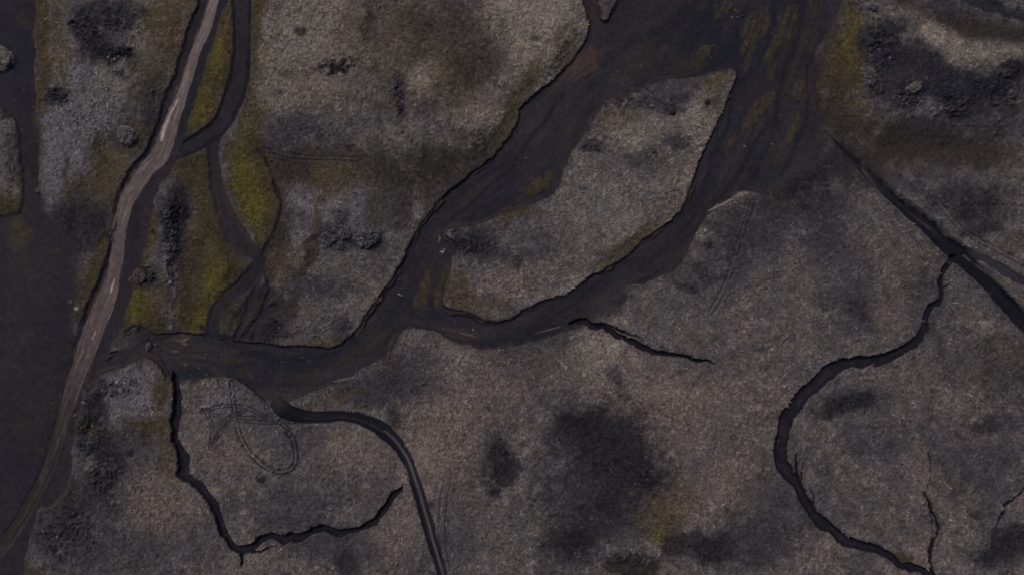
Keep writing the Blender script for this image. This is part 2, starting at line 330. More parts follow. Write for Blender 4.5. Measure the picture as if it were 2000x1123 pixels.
PATCH = [
 (1250,400,150,120,'tan',.26),(600,100,110,110,'tan',.25),(980,60,70,60,'tan',.35),(650,560,90,50,'tan',.15),(1390,230,40,60,'tan',.4,20),(1060,60,60,70,'tan',.5),(1100,720,200,40,'pink',.3),(1280,780,130,80,'pink',.4),(860,860,60,120,'pink',.4,20),(975,915,34,34,'darkh',.5),
 (1612,130,20,110,'brown',.9,12),(1596,220,16,60,'bwet',.9,0),(1590,300,50,40,'wet',.8,0),(120,470,40,60,'wet',.9,0),(150,560,16,60,'wet',.8,0),(130,410,30,30,'brown',.8,0),(155,610,10,30,'wet',.8,0),(330,200,14,60,'brown',.7,20),(300,240,20,50,'brown',.6,25),
 # north-west knoll
 (190,230,130,230,'grey',.6,0),(140,250,60,120,'grey',.8,0),(110,80,24,110,'olive',.5,0),(260,100,60,120,'tan',.35,20),(160,70,20,50,'darkh',.85,0,.5),(200,25,50,30,'darkh',.85,10),(215,70,40,30,'dgrey',.8,20),(190,100,30,24,'darkh',.7,30),(240,110,36,14,'darkh',.7,20),(255,30,40,30,'darkh',.5,0),(290,36,14,16,'darkh',.7,0),(236,140,20,10,'dgrey',.7,20),(80,100,12,260,'moss',.9,0,.4),
 (330,60,50,130,'olive',.6,20),(210,340,50,70,'moss',.6,0),(160,410,70,60,'brown',.9,0),(130,360,8,60,'moss',.8,0),(240,300,40,60,'olive',.5,20),(110,195,26,18,'darkh',.6,0),(165,445,60,50,'wet',.85,0),(100,430,40,50,'wet',.85,0),
 (280,210,40,80,'brown',.4,20),(185,300,20,40,'olive',.5,0),(95,330,25,100,'grey',.5,0),(200,370,30,30,'olive',.4,0),(300,250,20,60,'darkh',.5,20),
 # moss between the channels
 (410,120,34,150,'moss',.95,14,.4),(385,220,26,60,'moss',.95,20),(430,60,18,90,'olive',.6,0),(505,80,16,180,'moss',.8,0),(495,20,8,60,'olive',.8,0),
 (500,350,46,110,'moss',.95,-10,.35),(495,400,30,60,'bmoss',.45,0),(385,330,40,40,'moss',.8,0),(340,440,34,80,'dgrey',.9,0),(345,410,22,50,'darkh',.7,15),(335,520,14,90,'grey',.8,0),(350,480,20,30,'dgrey',.8,0),
 (415,540,62,110,'moss',.95,10,.4),(425,560,28,70,'bmoss',.7,20),(392,622,20,34,'bmoss',.9,25),(400,440,26,80,'olive',.7,0),(440,500,24,50,'moss',.8,0),(380,530,20,80,'brown',.5,5),
 (285,440,16,60,'moss',.9,0),(262,600,40,44,'moss',.95,10),(275,600,20,40,'bmoss',.35,0),(310,590,24,36,'olive',.9,0),(285,545,26,26,'darkh',.8,0),(180,540,16,60,'olive',.9,12,.4),(290,640,50,22,'brown',.9,0),
 (195,470,16,30,'brown',.6,0),(30,440,30,50,'moss',.7,0),(40,500,20,40,'brown',.5,0),
 (480,620,60,50,'brown',.95,-35),(470,640,34,20,'olive',.8,-20),(510,610,14,34,'dgrey',.5,-10),
 # north plateau
 (600,80,100,110,'tan',.38),(620,180,90,50,'olive',.22),(640,140,60,50,'pink',.4),(780,100,70,110,'olive',.45),(690,60,26,60,'olive',.4),(720,40,14,40,'brown',.6),(860,50,80,60,'brown',.45),(960,60,70,110,'brown',.35,20),(1060,70,70,110,'tan',.8,-10),(1090,20,50,60,'tan',.6),(1100,100,26,60,'olive',.5,10),
 (830,150,24,40,'tan',.9,10),(1000,20,50,40,'tan',.5),(950,220,50,40,'pink',.6),(920,260,60,40,'tan',.3),(880,150,50,70,'olive',.5),(900,330,120,60,'brown',.6,-30),(700,330,180,50,'brown',.8),(620,360,90,50,'olive',.55),(560,330,50,40,'brown',.6),
 (560,260,70,30,'dgrey',.6),(655,135,24,8,'darkh',.7,30),(580,68,14,9,'darkh',.9),(557,140,12,8,'darkh',.6),(545,180,12,7,'darkh',.6),(780,190,14,34,'dgrey',.8),(780,250,12,10,'dgrey',.8),(1040,70,10,8,'darkh',.6),(930,120,50,40,'brown',.4),(1010,200,24,90,'olive',.6,30),
 (540,160,40,60,'tan',.2),(800,260,50,30,'tan',.2),(985,240,20,60,'olive',.4,30),
 # middle-west heath
 (650,430,90,55,'grey',.8),(590,430,34,40,'grey',.8),(730,430,40,60,'grey',.5),(612,470,10,90,'olive',.9,12,.4),(595,540,18,50,'brown',.9,20),(540,480,24,90,'brown',.7,10),(560,520,30,40,'olive',.5),(740,470,16,60,'olive',.4),(620,570,80,24,'dgrey',.6),
 (650,610,60,24,'heath',.6),(640,664,56,12,'olive',.95,0,.4),(590,680,40,10,'olive',.8),(520,640,50,34,'darkh',.75,-20),(670,640,20,24,'dgrey',.7),(540,600,40,30,'brown',.6,0),(655,468,46,20,'darkh',.62),(716,466,30,22,'darkh',.6),(660,428,12,14,'darkh',.5),(32,250,7,40,'brown',.85),(34,370,7,50,'moss',.8),(15,225,20,8,'brown',.7),(262,266,26,26,'moss',.5),(230,262,14,20,'dgrey',.6),(580,440,30,20,'dgrey',.3),
 (760,400,60,40,'brown',.45,-30),(690,520,50,40,'heath',.5),
 # island
 (1210,225,40,20,'olive',.8,-20),(1300,180,70,30,'dgrey',.6),(1310,212,26,18,'darkh',.5),(1385,200,20,10,'darkh',.6),(1250,260,60,40,'tan',.4),(1370,250,60,50,'tan',.5,-60),(1410,160,30,20,'olive',.6),(1150,290,30,12,'dgrey',.7),
 (1240,320,80,30,'dgrey',.5,-10),(1240,325,12,8,'darkh',.8),(1310,280,26,14,'dgrey',.6),(1350,350,20,50,'tan',.5,20),(1180,380,110,60,'grey',.35),(1290,420,60,30,'pink',.5,-30),(1220,480,90,14,'olive',.9,-36,.4),
 (1100,560,60,12,'tan',.4,-25),(930,480,60,34,'dgrey',.7),(960,505,34,14,'darkh',.4),(900,470,30,20,'darkh',.6),(1000,550,60,34,'pink',.6),(900,570,30,50,'olive',.8),(1000,420,50,12,'olive',.6,-20),(1060,480,50,50,'dgrey',.35),(960,600,40,24,'olive',.4),(1130,470,40,50,'heath',.4),
 (1410,200,26,40,'olive',.4,20),(1005,510,14,14,'darkh',.5),
 # north-east lava field
 (1660,110,38,110,'moss',.75,10,.4),(1665,60,24,50,'bmoss',.28),(1640,230,40,70,'brown',.9),(1690,220,40,60,'olive',.45),(1780,280,140,60,'brown',.97),(1700,330,50,40,'brown',.8),(1830,80,120,40,'tan',.55,20),(1960,105,60,20,'tan',.45),(1730,50,40,30,'darkh',.8),(1850,20,50,30,'dgrey',.7),
 (1740,100,50,60,'blue',.85),(1790,130,60,40,'darkh',.75),(1760,180,60,34,'dgrey',.6),(1720,150,30,30,'dgrey',.5),(1870,170,90,40,'blue',.9,6),(1960,160,60,50,'blue',.85),(1880,215,60,16,'darkh',.9),(1815,210,26,16,'grey',.6),(1960,215,60,14,'dgrey',.7),(1985,130,30,30,'darkh',.7),
 (1850,240,80,14,'dgrey',.5),(1940,250,70,24,'dgrey',.6),(1920,300,80,40,'brown',.6),(1840,350,120,24,'dgrey',.4),(1900,400,80,40,'darkh',.55,10),(1925,450,40,20,'darkh',.6),(1985,480,30,20,'olive',.3),(1940,350,60,20,'heath',.3),
 (1550,400,90,50,'brown',.8,-20),(1480,460,80,60,'dgrey',.6),(1420,500,60,60,'dgrey',.5),(1560,330,60,60,'wet',.7),(1640,320,30,40,'bwet',.7),(1620,440,60,50,'dgrey',.6),(1640,500,60,50,'dgrey',.4),(1700,450,50,50,'heath',.3),(1780,520,60,60,'olive',.15),
 (1385,480,12,9,'darkh',.6),(1680,605,26,18,'darkh',.7),(1680,600,60,40,'dgrey',.5),(1740,620,30,50,'pink',.35),(1530,560,60,60,'heath',.4),(1600,660,70,50,'heath',.3),(1350,540,60,30,'dgrey',.5),(1345,570,26,10,'darkh',.4,40),
 # south
 (1220,580,26,24,'wet',.95),(1160,620,30,20,'wet',.9),(1195,600,14,12,'rust',.8),(1125,636,22,9,'olive',.9,-10),(1180,680,60,60,'tan',.45,30),(1260,760,90,50,'pink',.5),(1300,820,60,60,'pink',.4),(1010,700,60,60,'dgrey',.4),(870,830,50,100,'pink',.7,20),(820,880,40,60,'pink',.5),
 (960,760,60,60,'pink',.35),(1360,700,80,50,'dgrey',.25),(1330,640,80,50,'heath',.4),(1200,740,14,40,'dgrey',.5,-30),(1460,780,70,60,'pink',.25),
 (1190,890,108,105,'darkh',.86,0,.45),(1200,900,60,60,'darkh',.5),(1170,1000,90,60,'darkh',.6),(1140,830,60,40,'darkh',.7),(1270,930,40,50,'darkh',.85),(1120,1060,60,34,'darkh',.75),(975,910,42,40,'darkh',.85,0,.4),(960,965,14,14,'darkh',.9),(1100,1040,30,20,'darkh',.8),(1110,970,60,60,'dgrey',.5),
 (1290,1010,36,50,'olive',.85,30),(1280,1040,16,16,'bmoss',.4),(1310,1060,30,30,'brown',.7),(1240,1100,60,24,'brown',.7),(1400,960,90,60,'pink',.45),(1330,960,40,50,'olive',.35),(1390,1080,60,40,'darkh',.75),(1350,1050,24,16,'darkh',.5),(1480,1060,60,60,'dgrey',.6),(1460,890,70,60,'pink',.3),
 (1660,780,60,24,'darkh',.72,-8,.8),(1620,800,30,16,'darkh',.6,-20),(1720,860,80,60,'dgrey',.3),(1930,832,40,14,'darkh',.8,-14),(1900,900,90,60,'dgrey',.45),(1975,830,40,24,'dgrey',.5),(1980,1050,40,34,'darkh',.9,0,.4),(1910,1010,14,8,'darkh',.5),(1960,1080,60,30,'darkh',.6),
 (1860,980,50,60,'olive',.12),(1790,930,30,60,'pink',.4),(1700,960,60,60,'heath',.4),(1560,1030,50,60,'dgrey',.45),(1500,980,50,60,'dgrey',.35),(1900,720,100,60,'dgrey',.35),(1760,780,60,50,'dgrey',.15),(1770,1090,20,8,'moss',.7),(1960,700,60,60,'brown',.3),
 # south-west
 (250,740,60,24,'grey',.5),(240,790,50,30,'grey',.5),(180,800,30,60,'darkh',.7),(165,840,30,40,'dgrey',.6),(320,760,16,40,'moss',.8),(280,830,60,24,'moss',.75,-5),(175,835,18,10,'moss',.7),(170,930,40,26,'moss',.7,-20),(330,900,20,60,'olive',.8),(345,960,24,40,'olive',.4),
 (240,880,50,60,'dgrey',.8),(210,870,30,34,'darkh',.6),(190,960,60,60,'dgrey',.75),(120,1010,60,50,'darkh',.7),(100,1050,50,50,'dgrey',.6),(160,1060,60,50,'dgrey',.5),(320,1000,60,60,'pink',.5),(270,960,40,50,'pink',.3),(250,1080,90,50,'dgrey',.5),(380,1060,50,50,'dgrey',.3),(60,1115,24,14,'moss',.6),
 (430,780,60,30,'grey',.4),(440,880,60,50,'pink',.35),(560,960,70,60,'heath',.3),(600,850,50,30,'dgrey',.4),(720,760,60,40,'dgrey',.65),(800,740,50,50,'dgrey',.6),(690,760,50,30,'dgrey',.5),(700,880,60,50,'pink',.55),(560,1000,80,40,'dgrey',.35),(650,1070,90,40,'dgrey',.5),(680,1090,24,30,'darkh',.5),
 (515,938,12,9,'darkh',.7),(770,820,20,24,'darkh',.5),(780,1020,60,60,'pink',.45),(900,1010,40,80,'dgrey',.2),(740,980,40,40,'dgrey',.3),(845,990,12,10,'darkh',.5),(980,1060,60,50,'heath',.4),(640,780,50,14,'olive',.4,-20),(860,700,50,40,'tan',.3),(920,720,60,30,'heath',.3),(600,1010,60,50,'dgrey',.2),
 (830,690,40,34,'dgrey',.5),(770,700,24,24,'brown',.5),(430,730,60,14,'olive',.4)]
for p in PATCH:
    a_ = p[5] if len(p) > 5 else .8
    patch(*p[:5], min(1, a_ * 1.45) if a_ < .8 else a_, *(p[6:]))
# moss banks with a shape of their own
MOSS = [[(440,-40),(458,-40),(455,100),(448,160),(430,210),(400,240),(370,262),(350,272),(365,230),(384,180),(404,120),(428,60)],
 [(495,-40),(522,-40),(515,60),(500,120),(498,200),(520,290),(545,360),(548,420),(515,472),(484,430),(460,380),(446,320),(442,290),(470,240),(488,180),(494,100)],
 [(345,312),(402,302),(406,350),(420,410),(440,450),(470,500),(480,532),(452,558),(426,582),(405,620),(392,642),(352,646),(345,600),(352,560),(368,480),(388,430),(372,380),(340,350)],
 [(282,420),(300,410),(305,450),(290,500),(266,580),(300,600),(330,640),(240,660),(225,640),(240,590),(262,520)],
 [(70,-40),(90,-40),(84,60),(80,180),(76,300),(68,200),(66,60)],[(200,460),(206,500),(190,560),(160,610),(148,606),(166,560),(185,490)]]
MX_, MY_ = GX + WX * 1.1, GY + WY * 1.1
mossf = np.full(SH, -FAR, np.float32)
for q in MOSS: mossf = np.maximum(mossf, poly(q, MX_, MY_))
mm_ = sstep(-9, 7, mossf + tus2 * 6 + grn * 4)
mossv = T['moss'][None, None, :] * np.exp(.34 * fbm(GX, GY, 38, 427, 4, .6) + .10 * tus)[..., None]
bm_ = np.maximum.reduce([gs_ for gs_ in [np.exp(-(((GX - x) / rx) ** 2 + ((GY - y) / ry) ** 2)) for x, y, rx, ry in [(420,560,26,50),(392,622,20,30),(470,350,34,60),(500,400,30,50),(395,220,26,40),(262,600,24,34),(425,100,14,60)]]])
mossv += (T['bmoss'] - mossv) * (bm_ * .95)[..., None]
dk_ = np.maximum.reduce([np.exp(-(((GX - x) / rx) ** 2 + ((GY - y) / ry) ** 2)) for x, y, rx, ry in [(388,500,16,90),(370,590,18,50),(445,470,18,40),(460,560,20,30),(415,300,30,30),(520,430,14,40),(445,200,10,50),(290,640,50,16),(500,290,20,20),(80,250,10,80)]])
mossv += (T['dmoss'] - mossv) * (dk_ * .8 * sstep(-.6, .3, nmid + .2))[..., None]
keepd = 1 - .85 * np.exp(-(((GX - 345) / 24) ** 2 + ((GY - 440) / 75) ** 2)) 
col += (mossv - col) * (mm_ * .88 * keepd)[..., None].astype(np.float32)
# moss on the delta islets and rims
inl = ((GX > 1250) & (GY < 320)).astype(np.float32)
mi = sstep(-4, 4, mossisl + tus2 * 6 + jag * 1.6) * (.7 + .3 * sstep(-.3, .3, tus)) * (1 - inl * .8 * sstep(-.02, .2, fbm(GX * .95 + GY * .33, (GY * .95 - GX * .33) / 7, 5.5, 577, 3)))
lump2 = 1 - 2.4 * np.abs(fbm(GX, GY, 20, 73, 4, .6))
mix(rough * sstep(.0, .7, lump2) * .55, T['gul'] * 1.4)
mix(rough * sstep(.1, .7, -lump2 + .5 * tus) * .45, T['grey'])
# heath grain: dead grass, lichen, bare peat between tussocks
worm = 1 - 2.6 * np.abs(fbm(GX, GY, 9, 443, 3))
g1 = fine * .52 + tus * .45 + nbl * .5 * (1 - .5 * mm_) + fbm(GX, GY, 3.1, 441, 2) * .6 - .55 * np.clip(worm, -.4, 1) * sstep(-.5, .3, nmid + .2)
grain = np.exp(0.50 * g1 * (0.35 + 0.65 * heathm))[..., None].astype(np.float32)
hue = fbm(GX, GY, 7, 451, 2)[..., None] * np.array([0.07, 0.0, -0.07], np.float32) * heathm[..., None]
flat_ = np.exp(-(((GX - 1750) / 130) ** 2 + ((GY - 290) / 50) ** 2) * .8)
grain = 1 + (grain - 1) * (1 - .75 * flat_)[..., None]
def dots(cell, seed, dens_, rmin, rmax, X=None, Y=None):
    X = GX if X is None else X; Y = GY if Y is None else Y
    ci, cj = np.floor(X / cell), np.floor(Y / cell); best = np.zeros(SH, np.float32)
    for oi in (-1, 0, 1):
        for oj in (-1, 0, 1):
            a, b = ci + oi, cj + oj
            on = hash2(a, b, seed) < dens_
            px_ = (a + hash2(a, b, seed + 1)) * cell; py_ = (b + hash2(a, b, seed + 2)) * cell
            rr = rmin + (rmax - rmin) * hash2(a, b, seed + 3) ** 2
            d_ = np.sqrt((X - px_) ** 2 + (Y - py_) ** 2) / rr
            best = np.maximum(best, on * (1 - sstep(.5, 1.15, d_)))
    return best
DX_, DY_ = GX + fbm(GX, GY, 7, 701, 2) * 4, GY + fbm(GX, GY, 7, 703, 2) * 4
dd1 = dots(13, 711, .30, 1.2, 4.5, DX_, DY_) * sstep(-.5, .3, nbl + .2); dd2 = dots(17, 721, .22, 1.0, 3.2, DX_, DY_); dd3 = dots(60, 731, .16, 3, 9, DX_, DY_)
grain = grain * np.exp(-.42 * dd1 + .26 * dd2 - .5 * dd3)[..., None]
z += heathm * (.05 * dd2 - .07 * dd1 - .10 * dd3)
heathcol = col * grain * (1 + hue)
speck = ((hash2(np.floor(GX / 1.25), np.floor(GY / 1.25), 77) > 0.985) & (tus2 < .2)).astype(np.float32) * heathm
heathcol *= (1 - 0.45 * speck)[..., None]
col = heathcol
# washes: black sand, in long streaks along the flow
MAINFLOW = [(1420,-60,10),(1330,60,10),(1200,130,10),(1090,220,10),(1020,310,10),(930,380,10),(860,440,10),(815,530,10),(780,600,10),(740,650,10),(680,700,10),(580,720,10),(470,700,10),(340,690,10),(230,710,10),(150,740,10)]
F1, A1, L1 = line(MAINFLOW, GX, GY, 4, 130)
F2, A2, L2 = line([(1560,-60,10),(1530,80,10),(1480,200,10),(1420,330,10),(1360,430,10),(1290,500,10),(1200,550,10),(1120,600,10),(1000,655,10),(900,640,10),(790,620,10)], GX, GY, 4, 130)
use2 = F2 > F1
A_ = np.where(use2, A2, A1); L_ = np.where(use2, L2 + 300, L1)
bend = fbm(GX, GY, 60, 501, 3) * 6
st = fbm(L_ / 9 , A_ + bend, 7, 511, 4, .6)
st2 = fbm(L_ / 5, A_ + bend, 22, 521, 3)
washcol = np.empty_like(col); washcol[:] = T['wet']
def wmix(c0, m, c): 
    m = np.clip(m, 0, 1)[..., None].astype(np.float32); return c0 + (np.asarray(c, np.float32) - c0) * m
washcol = wmix(washcol, sstep(-.1, .5, st2) * .8, T['bwet'])
washcol = wmix(washcol, sstep(-.1, .5, -st2) * .75, T['blue'])
def gs(x, y, rx, ry): return np.exp(-(((UX - x) / rx) ** 2 + ((UY - y) / ry) ** 2)).astype(np.float32)
for x, y, rx, ry, t, a in [(540,700,120,22,'blue',.9),(1430,90,110,90,'blue',.7),(1100,190,50,60,'bwet',.7),(1115,110,30,40,'rust',.8),(1155,110,20,30,'rust',.7),(1160,30,14,40,'rust',.5),(640,740,90,24,'bwet',.8),(560,770,60,16,'rust',.55),
    (1560,300,70,60,'bwet',.5),(900,650,70,14,'rust',.5),(720,640,30,30,'rust',.35),(430,690,60,30,'bwet',.7),(340,680,40,26,'brown',.8),(350,660,24,8,'rust',.9),(0,700,130,300,'wet',.6),(60,650,80,160,'bwet',.4),(40,900,70,120,'wet',.6),(1020,260,60,60,'bwet',.4),
    (1360,60,60,60,'blue',.5),(1240,30,60,60,'wet',.7),(1290,160,60,30,'bwet',.5),(900,390,60,20,'bwet',.4),(1350,130,60,14,'rust',.5),(40,100,40,110,'blue',.8),(30,720,60,60,'wet',.5),(250,690,60,16,'bwet',.8),(1000,330,30,60,'blue',.5),(1080,300,20,50,'wet',.8),(940,360,50,14,'bwet',.8),(1250,100,60,30,'bwet',.5),(1500,330,60,30,'blue',.5),(1420,340,16,60,'bwet',.6),(790,600,26,24,'blue',.6),(860,620,60,10,'blue',.6),(1290,500,30,40,'bwet',.5),(680,690,50,14,'bwet',.5)]:
    washcol = wmix(washcol, np.clip(gs(x, y, rx, ry) * 1.5 - .25 + .35 * st, 0, 1) * a, T[t])
washcol = washcol * np.exp(0.30 * st + 0.05 * fine + 0.16 * fbm(GX, GY, 24, 531, 4) + 0.22 * fbm(GX, GY * .6, 85, 533, 4))[..., None]
edge = np.maximum.reduce([wash + jag * .6 + jagw, plw + jag + jagw, bed + jag, ce + jag * .6, cs + jag * .7])
hard = sstep(-1.5, 1.2, edge); softe = sstep(-14, 12, edge)
sft = np.clip(softz + (cs > np.maximum(ce, wash)) * .12, 0, 1)
wf = hard * (1 - sft) + softe * sft
mixm = wf[..., None]
col = col + (washcol - col) * mixm
for x, y, rx, ry, t, a in [(36,455,20,46,'moss',.8),(95,500,40,50,'brown',.5),(20,400,30,30,'moss',.4),(60,520,40,60,'bwet',.5),(15,560,20,60,'brown',.45),(150,560,10,60,'brown',.6),(110,640,60,50,'blue',.5),(40,930,70,60,'blue',.4),(72,120,8,160,'moss',.6),(60,800,60,90,'brown',.25)]:
    mix(np.clip(gs(x, y, rx, ry) * 1.3 - .2 + .6 * ndet, 0, 1) * a * wf, T[t])
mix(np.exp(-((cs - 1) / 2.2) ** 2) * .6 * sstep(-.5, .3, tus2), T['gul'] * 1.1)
# bare rusty banks and turf lips
rim = np.exp(-((np.minimum(edge, 0)) / 7.0) ** 2) * (1 - wf) * sstep(-.5, .4, fbm(GX, GY, 50, 545, 3))
mix(rim * .6, T['brown']); mix(rim * sstep(.1, .5, fbm(GX, GY, 80, 546, 2)) * .55, T['olive'])
tz = ledn * sstep(-1, 1.5, wash + jag) * (1 - sstep(-1.5, 1.5, wash + jag - ledw))
mix(tz * .6, T['rust'] * .85); mix(tz * sstep(.1, .5, tus2) * .4, T['olive'] * .8)
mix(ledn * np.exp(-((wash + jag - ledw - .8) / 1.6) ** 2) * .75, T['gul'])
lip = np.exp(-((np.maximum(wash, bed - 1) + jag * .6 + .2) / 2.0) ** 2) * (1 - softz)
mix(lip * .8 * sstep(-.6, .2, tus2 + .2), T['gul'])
mix(np.exp(-((bed - 7 + jag) / 7.0) ** 2) * (GX > 290) * (GY < 260) * (strA > 0) * .8, T['bwet'] * .8)
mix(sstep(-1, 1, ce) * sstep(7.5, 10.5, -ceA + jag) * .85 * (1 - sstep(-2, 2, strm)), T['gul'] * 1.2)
mix(sstep(-2, 2, bed + jag) * (1 - sstep(-1, 2, strm)) * (strA < 0) * (GY < 270) * .6, T['blue'] * .9)
mix(np.exp(-((bed - 10 + jag) / 9.0) ** 2) * (GY > 300) * .5, T['bwet'])
# pale bank: the light on its face, painted into the colour
pb, _, _ = line([(1384,413,.5),(1400,405,2),(1418,396,2.2),(1435,386,1.5),(1452,378,3.2),(1462,377,1)], SX, SY)
mix(sstep(-1.2, 1.2, pb) * .9, T['sil'] * .9)
pb, _, _ = line([(1684,318,2),(1694,336,4),(1706,352,3),(1716,364,1)], SX, SY); mix(sstep(-1.5, 1.5, pb) * .75, T['sil'] * .7)  # light along the ditch side, painted in as a paler strip
for q in ([(652,746,1),(672,741,2.2),(690,737,2.2),(697,728,1)], [(1045,652,.5),(1070,645,1.6),(1094,638,1.2)], [(340,664,1.5),(354,668,3),(364,662,1.5)], [(330,687,1),(345,688,2.5)], [(900,650,1),(920,655,1.5),(930,660,.5)], [(856,458,1),(858,466,2),(856,474,1)], [(640,640,.4),(742,582,1.3),(746,590,.6)],[(1237,557,1),(1252,556,1)]):
    pb, _, _ = line(q, SX, SY, 1, 12); mix(sstep(-1.0, 1.4, pb) * .6, T['sil'] * .75)
mixc = mi * sstep(-1, 5, wash)
mosscol = (T['moss'] * .96)[None, None, :] * np.exp(.24 * tus + .15 * fine + .2 * tus2)[..., None]
mb = fbm(GX, GY, 30, 551, 3)[..., None]
mosscol = mosscol * (1 - .25 * sstep(0, .6, mb)) 
col = col + (mosscol - col) * (mixc * .85)[..., None].astype(np.float32)
# faint grassy streaks all over the braided delta
dl = gs(1500, 150, 110, 170) * sstep(.12, .5, fbm(GX + (GY * .35), GY * .25, 16, 561, 3)) * wf
mix(dl * .5, T['olive'] * .75)
str_ = np.full(SH, -FAR, np.float32)
for q in [[(1520,-30,5),(1505,60,4),(1480,130,5),(1440,170,6),(1425,230,4),(1400,300,5)],[(1575,-30,6),(1560,60,4),(1535,150,5),(1520,230,6),(1500,300,5),(1470,350,5)],[(1480,-30,4),(1455,30,3),(1430,90,6),(1400,130,7),(1340,150,5)],
          [(1610,60,5),(1580,130,4),(1578,220,4),(1550,300,5),(1530,340,4)],[(1540,120,2),(1525,200,2.5),(1490,260,3),(1450,330,3),(1400,400,3)],[(1400,280,3),(1385,330,4),(1375,380,3)],[(1100,180,6),(1050,250,5),(1000,320,4),(930,385,5),(860,440,4)],
          [(470,690,7),(560,702,9),(650,690,5),(700,660,4)],[(1440,80,14),(1410,110,14),(1370,140,6)]]:
    str_ = np.maximum(str_, line(q, MX_, MY_)[0])
mix(sstep(-4, 4, str_) * wf * .85, T['blue'] * .82)
bar_ = np.full(SH, -FAR, np.float32)
for q in [[(1500,-30,2),(1475,60,2),(1460,120,2)],[(1545,120,2),(1530,200,2),(1510,280,2),(1490,330,1)],[(1130,150,3),(1080,220,3),(1030,290,2),(960,350,3),(900,400,2)],[(760,640,3),(700,690,3),(620,725,4),(540,745,3)],[(1590,140,2),(1560,240,2),(1545,320,2)],[(1300,90,3),(1220,130,4),(1150,190,2)],[(1290,520,3),(1200,565,3),(1100,610,2)]]:
    bar_ = np.maximum(bar_, line(q, MX_, MY_)[0])
mix(sstep(-5, 4, bar_ + jag) * wf * .45, T['rust'] * .8)
# striated slope of the little fan
fan = gs(500, 590, 40, 60)
fs = fbm((GX * .80 + GY * .45) , (GY * .9 - GX * .45) / 8, 7, 571, 3)
mix(fan * sstep(0, .4, fs) * .9, T['gul'] * 1.3); z -= (fan * sstep(0, .5, fs) * .12).astype(np.float32)
# gullies, ditch, road, ruts
gm = sstep(-.8, 1.2, gul)
mix(gm, T['gul'] * (1.15)); gst = fbm(GX, GY, 16, 583, 4, .65)
mix(gm * sstep(2.5, 8, gul + tus) * (.45 + .5 * sstep(-.3, .4, gst)), T['wet'])
mix(gm * sstep(4, 9, gul) * sstep(.0, .5, gst) * (GY < 930) * (GX > 1400) * .6, T['bwet'] * 1.05)
mix(sstep(.3, .9, fbm(GX, GY, 40, 581, 2) + .5) * np.exp(-((gul + 2.6) / 1.6) ** 2) * .35, T['darkh'])
dm = sstep(-2, 2.5, dt + jag); 
mix(dm * (0.35 + .65 * sstep(1640, 1760, GX)), T['gul'] * 1.15)
mix(sstep(-1.5, 1.5, db + jag) * .85 * (1 - dm), T['blue'])
dst = fbm(dtL / 12, dtA, 3.5, 591, 3)
mix(dm * sstep(.15, .6, dst) * .45, T['blue'])
for q, c_, w_ in [([(1888,500,1),(1930,532,2),(1970,566,3),(2030,620,4)], 'heath', .8),([(1760,398,1),(1800,430,2),(1840,462,2)], 'dgrey', .7),([(1900,490,.6),(1960,520,1),(2020,552,1)], 'dgrey', .8),([(1890,540,.8),(1940,590,1.2),(2000,650,1.4)], 'dgrey', .7),([(1700,352,1),(1730,385,1.4),(1790,440,1.6),(1850,500,1.4)], 'tan', .45)]:
    mix(sstep(-1.2, 1.2, line(q, SX, SY, 3, 12)[0] + jag * .5) * w_, T[c_])
mix(sstep(-1.5, 1.5, dt + 6.5 + jag) * (1 - dm) * sstep(-.2, .4, fbm(dtL / 8, dtA, 3, 596, 2)) * .45 * (GX > 1700), T['dgrey'])
rm = sstep(-1.5, 1.5, np.maximum(rd + jag * .5, rhead + jag * .7)) * (1 - .75 * np.exp(-(((GX - 541) / 13) ** 2 + ((GY - 786) / 12) ** 2)))
mix(rm, T['gul'] * 1.1)
med = np.exp(-((rdA + 1) / 2.6) ** 2) * rm * sstep(700, 790, GX) * (GY > 840)
mix(med * .95, T['heath']); 
rs = fbm(rdL / 14, rdA, 3.2, 601, 3)
mix(rm * sstep(.1, .6, rs) * .6, T['wet'])
mix(np.exp(-((rdA - 2.5) / 1.3) ** 2) * rm * (GX > 590) * (GX < 750) * (GY < 855) * .85, T['dgrey'])
mix(np.exp(-((rdA + 8) / 1.2) ** 2) * rm * (GX > 740) * .4, T['dgrey'])
mix(sstep(-1.2, .8, ruts) * .95 * rutw * heathm * sstep(-.75, .0, fbm(GX, GY, 15, 611, 3)), T['darkh'])
mix(sstep(-16, 14, tA + jag * 2) * .9, T['brown'] * .9); mix(sstep(-9, 6, tB + jag * 3) * .9, T['blue'] * .9)
mix(np.exp(-((tA + 2) / 3.0) ** 2) * .4 * (GX < 1860), T['rust'])
# silty stream
sm = sstep(-1.5, 1.8, strm + jag * .7)
sst = fbm(strL / 14, strA + fbm(GX, GY, 60, 621, 3) * 5, 2.6, 631, 4, .7)
sc_ = np.empty_like(col); sc_[:] = T['strm'] * np.array([.88, .84, .83])
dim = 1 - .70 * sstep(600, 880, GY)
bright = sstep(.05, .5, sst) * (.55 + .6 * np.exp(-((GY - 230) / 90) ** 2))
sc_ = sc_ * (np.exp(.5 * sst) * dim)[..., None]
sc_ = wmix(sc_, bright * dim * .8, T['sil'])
rap = np.zeros(SH, np.float32)
for q in ([(333,212,.6),(326,232,2.2),(318,250,2.8),(314,266,3.5),(312,274,1.5)], [(220,545,.8),(217,555,2),(214,566,1.4),(212,572,.6)], [(183,648,.6),(180,656,1.2),(176,663,.8)], [(345,192,.5),(338,206,1.5),(330,222,1)]):
    pb, _, _ = line(q, SX, SY, 3, 12); rap = np.maximum(rap, sstep(-1.4, 1.2, pb + fine * .4))
sc_ = wmix(sc_, rap * .85, T['sil'] * 1.9)
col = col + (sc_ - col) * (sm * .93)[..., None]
col = np.clip(col, 0.004, 0.9).astype(np.float32)

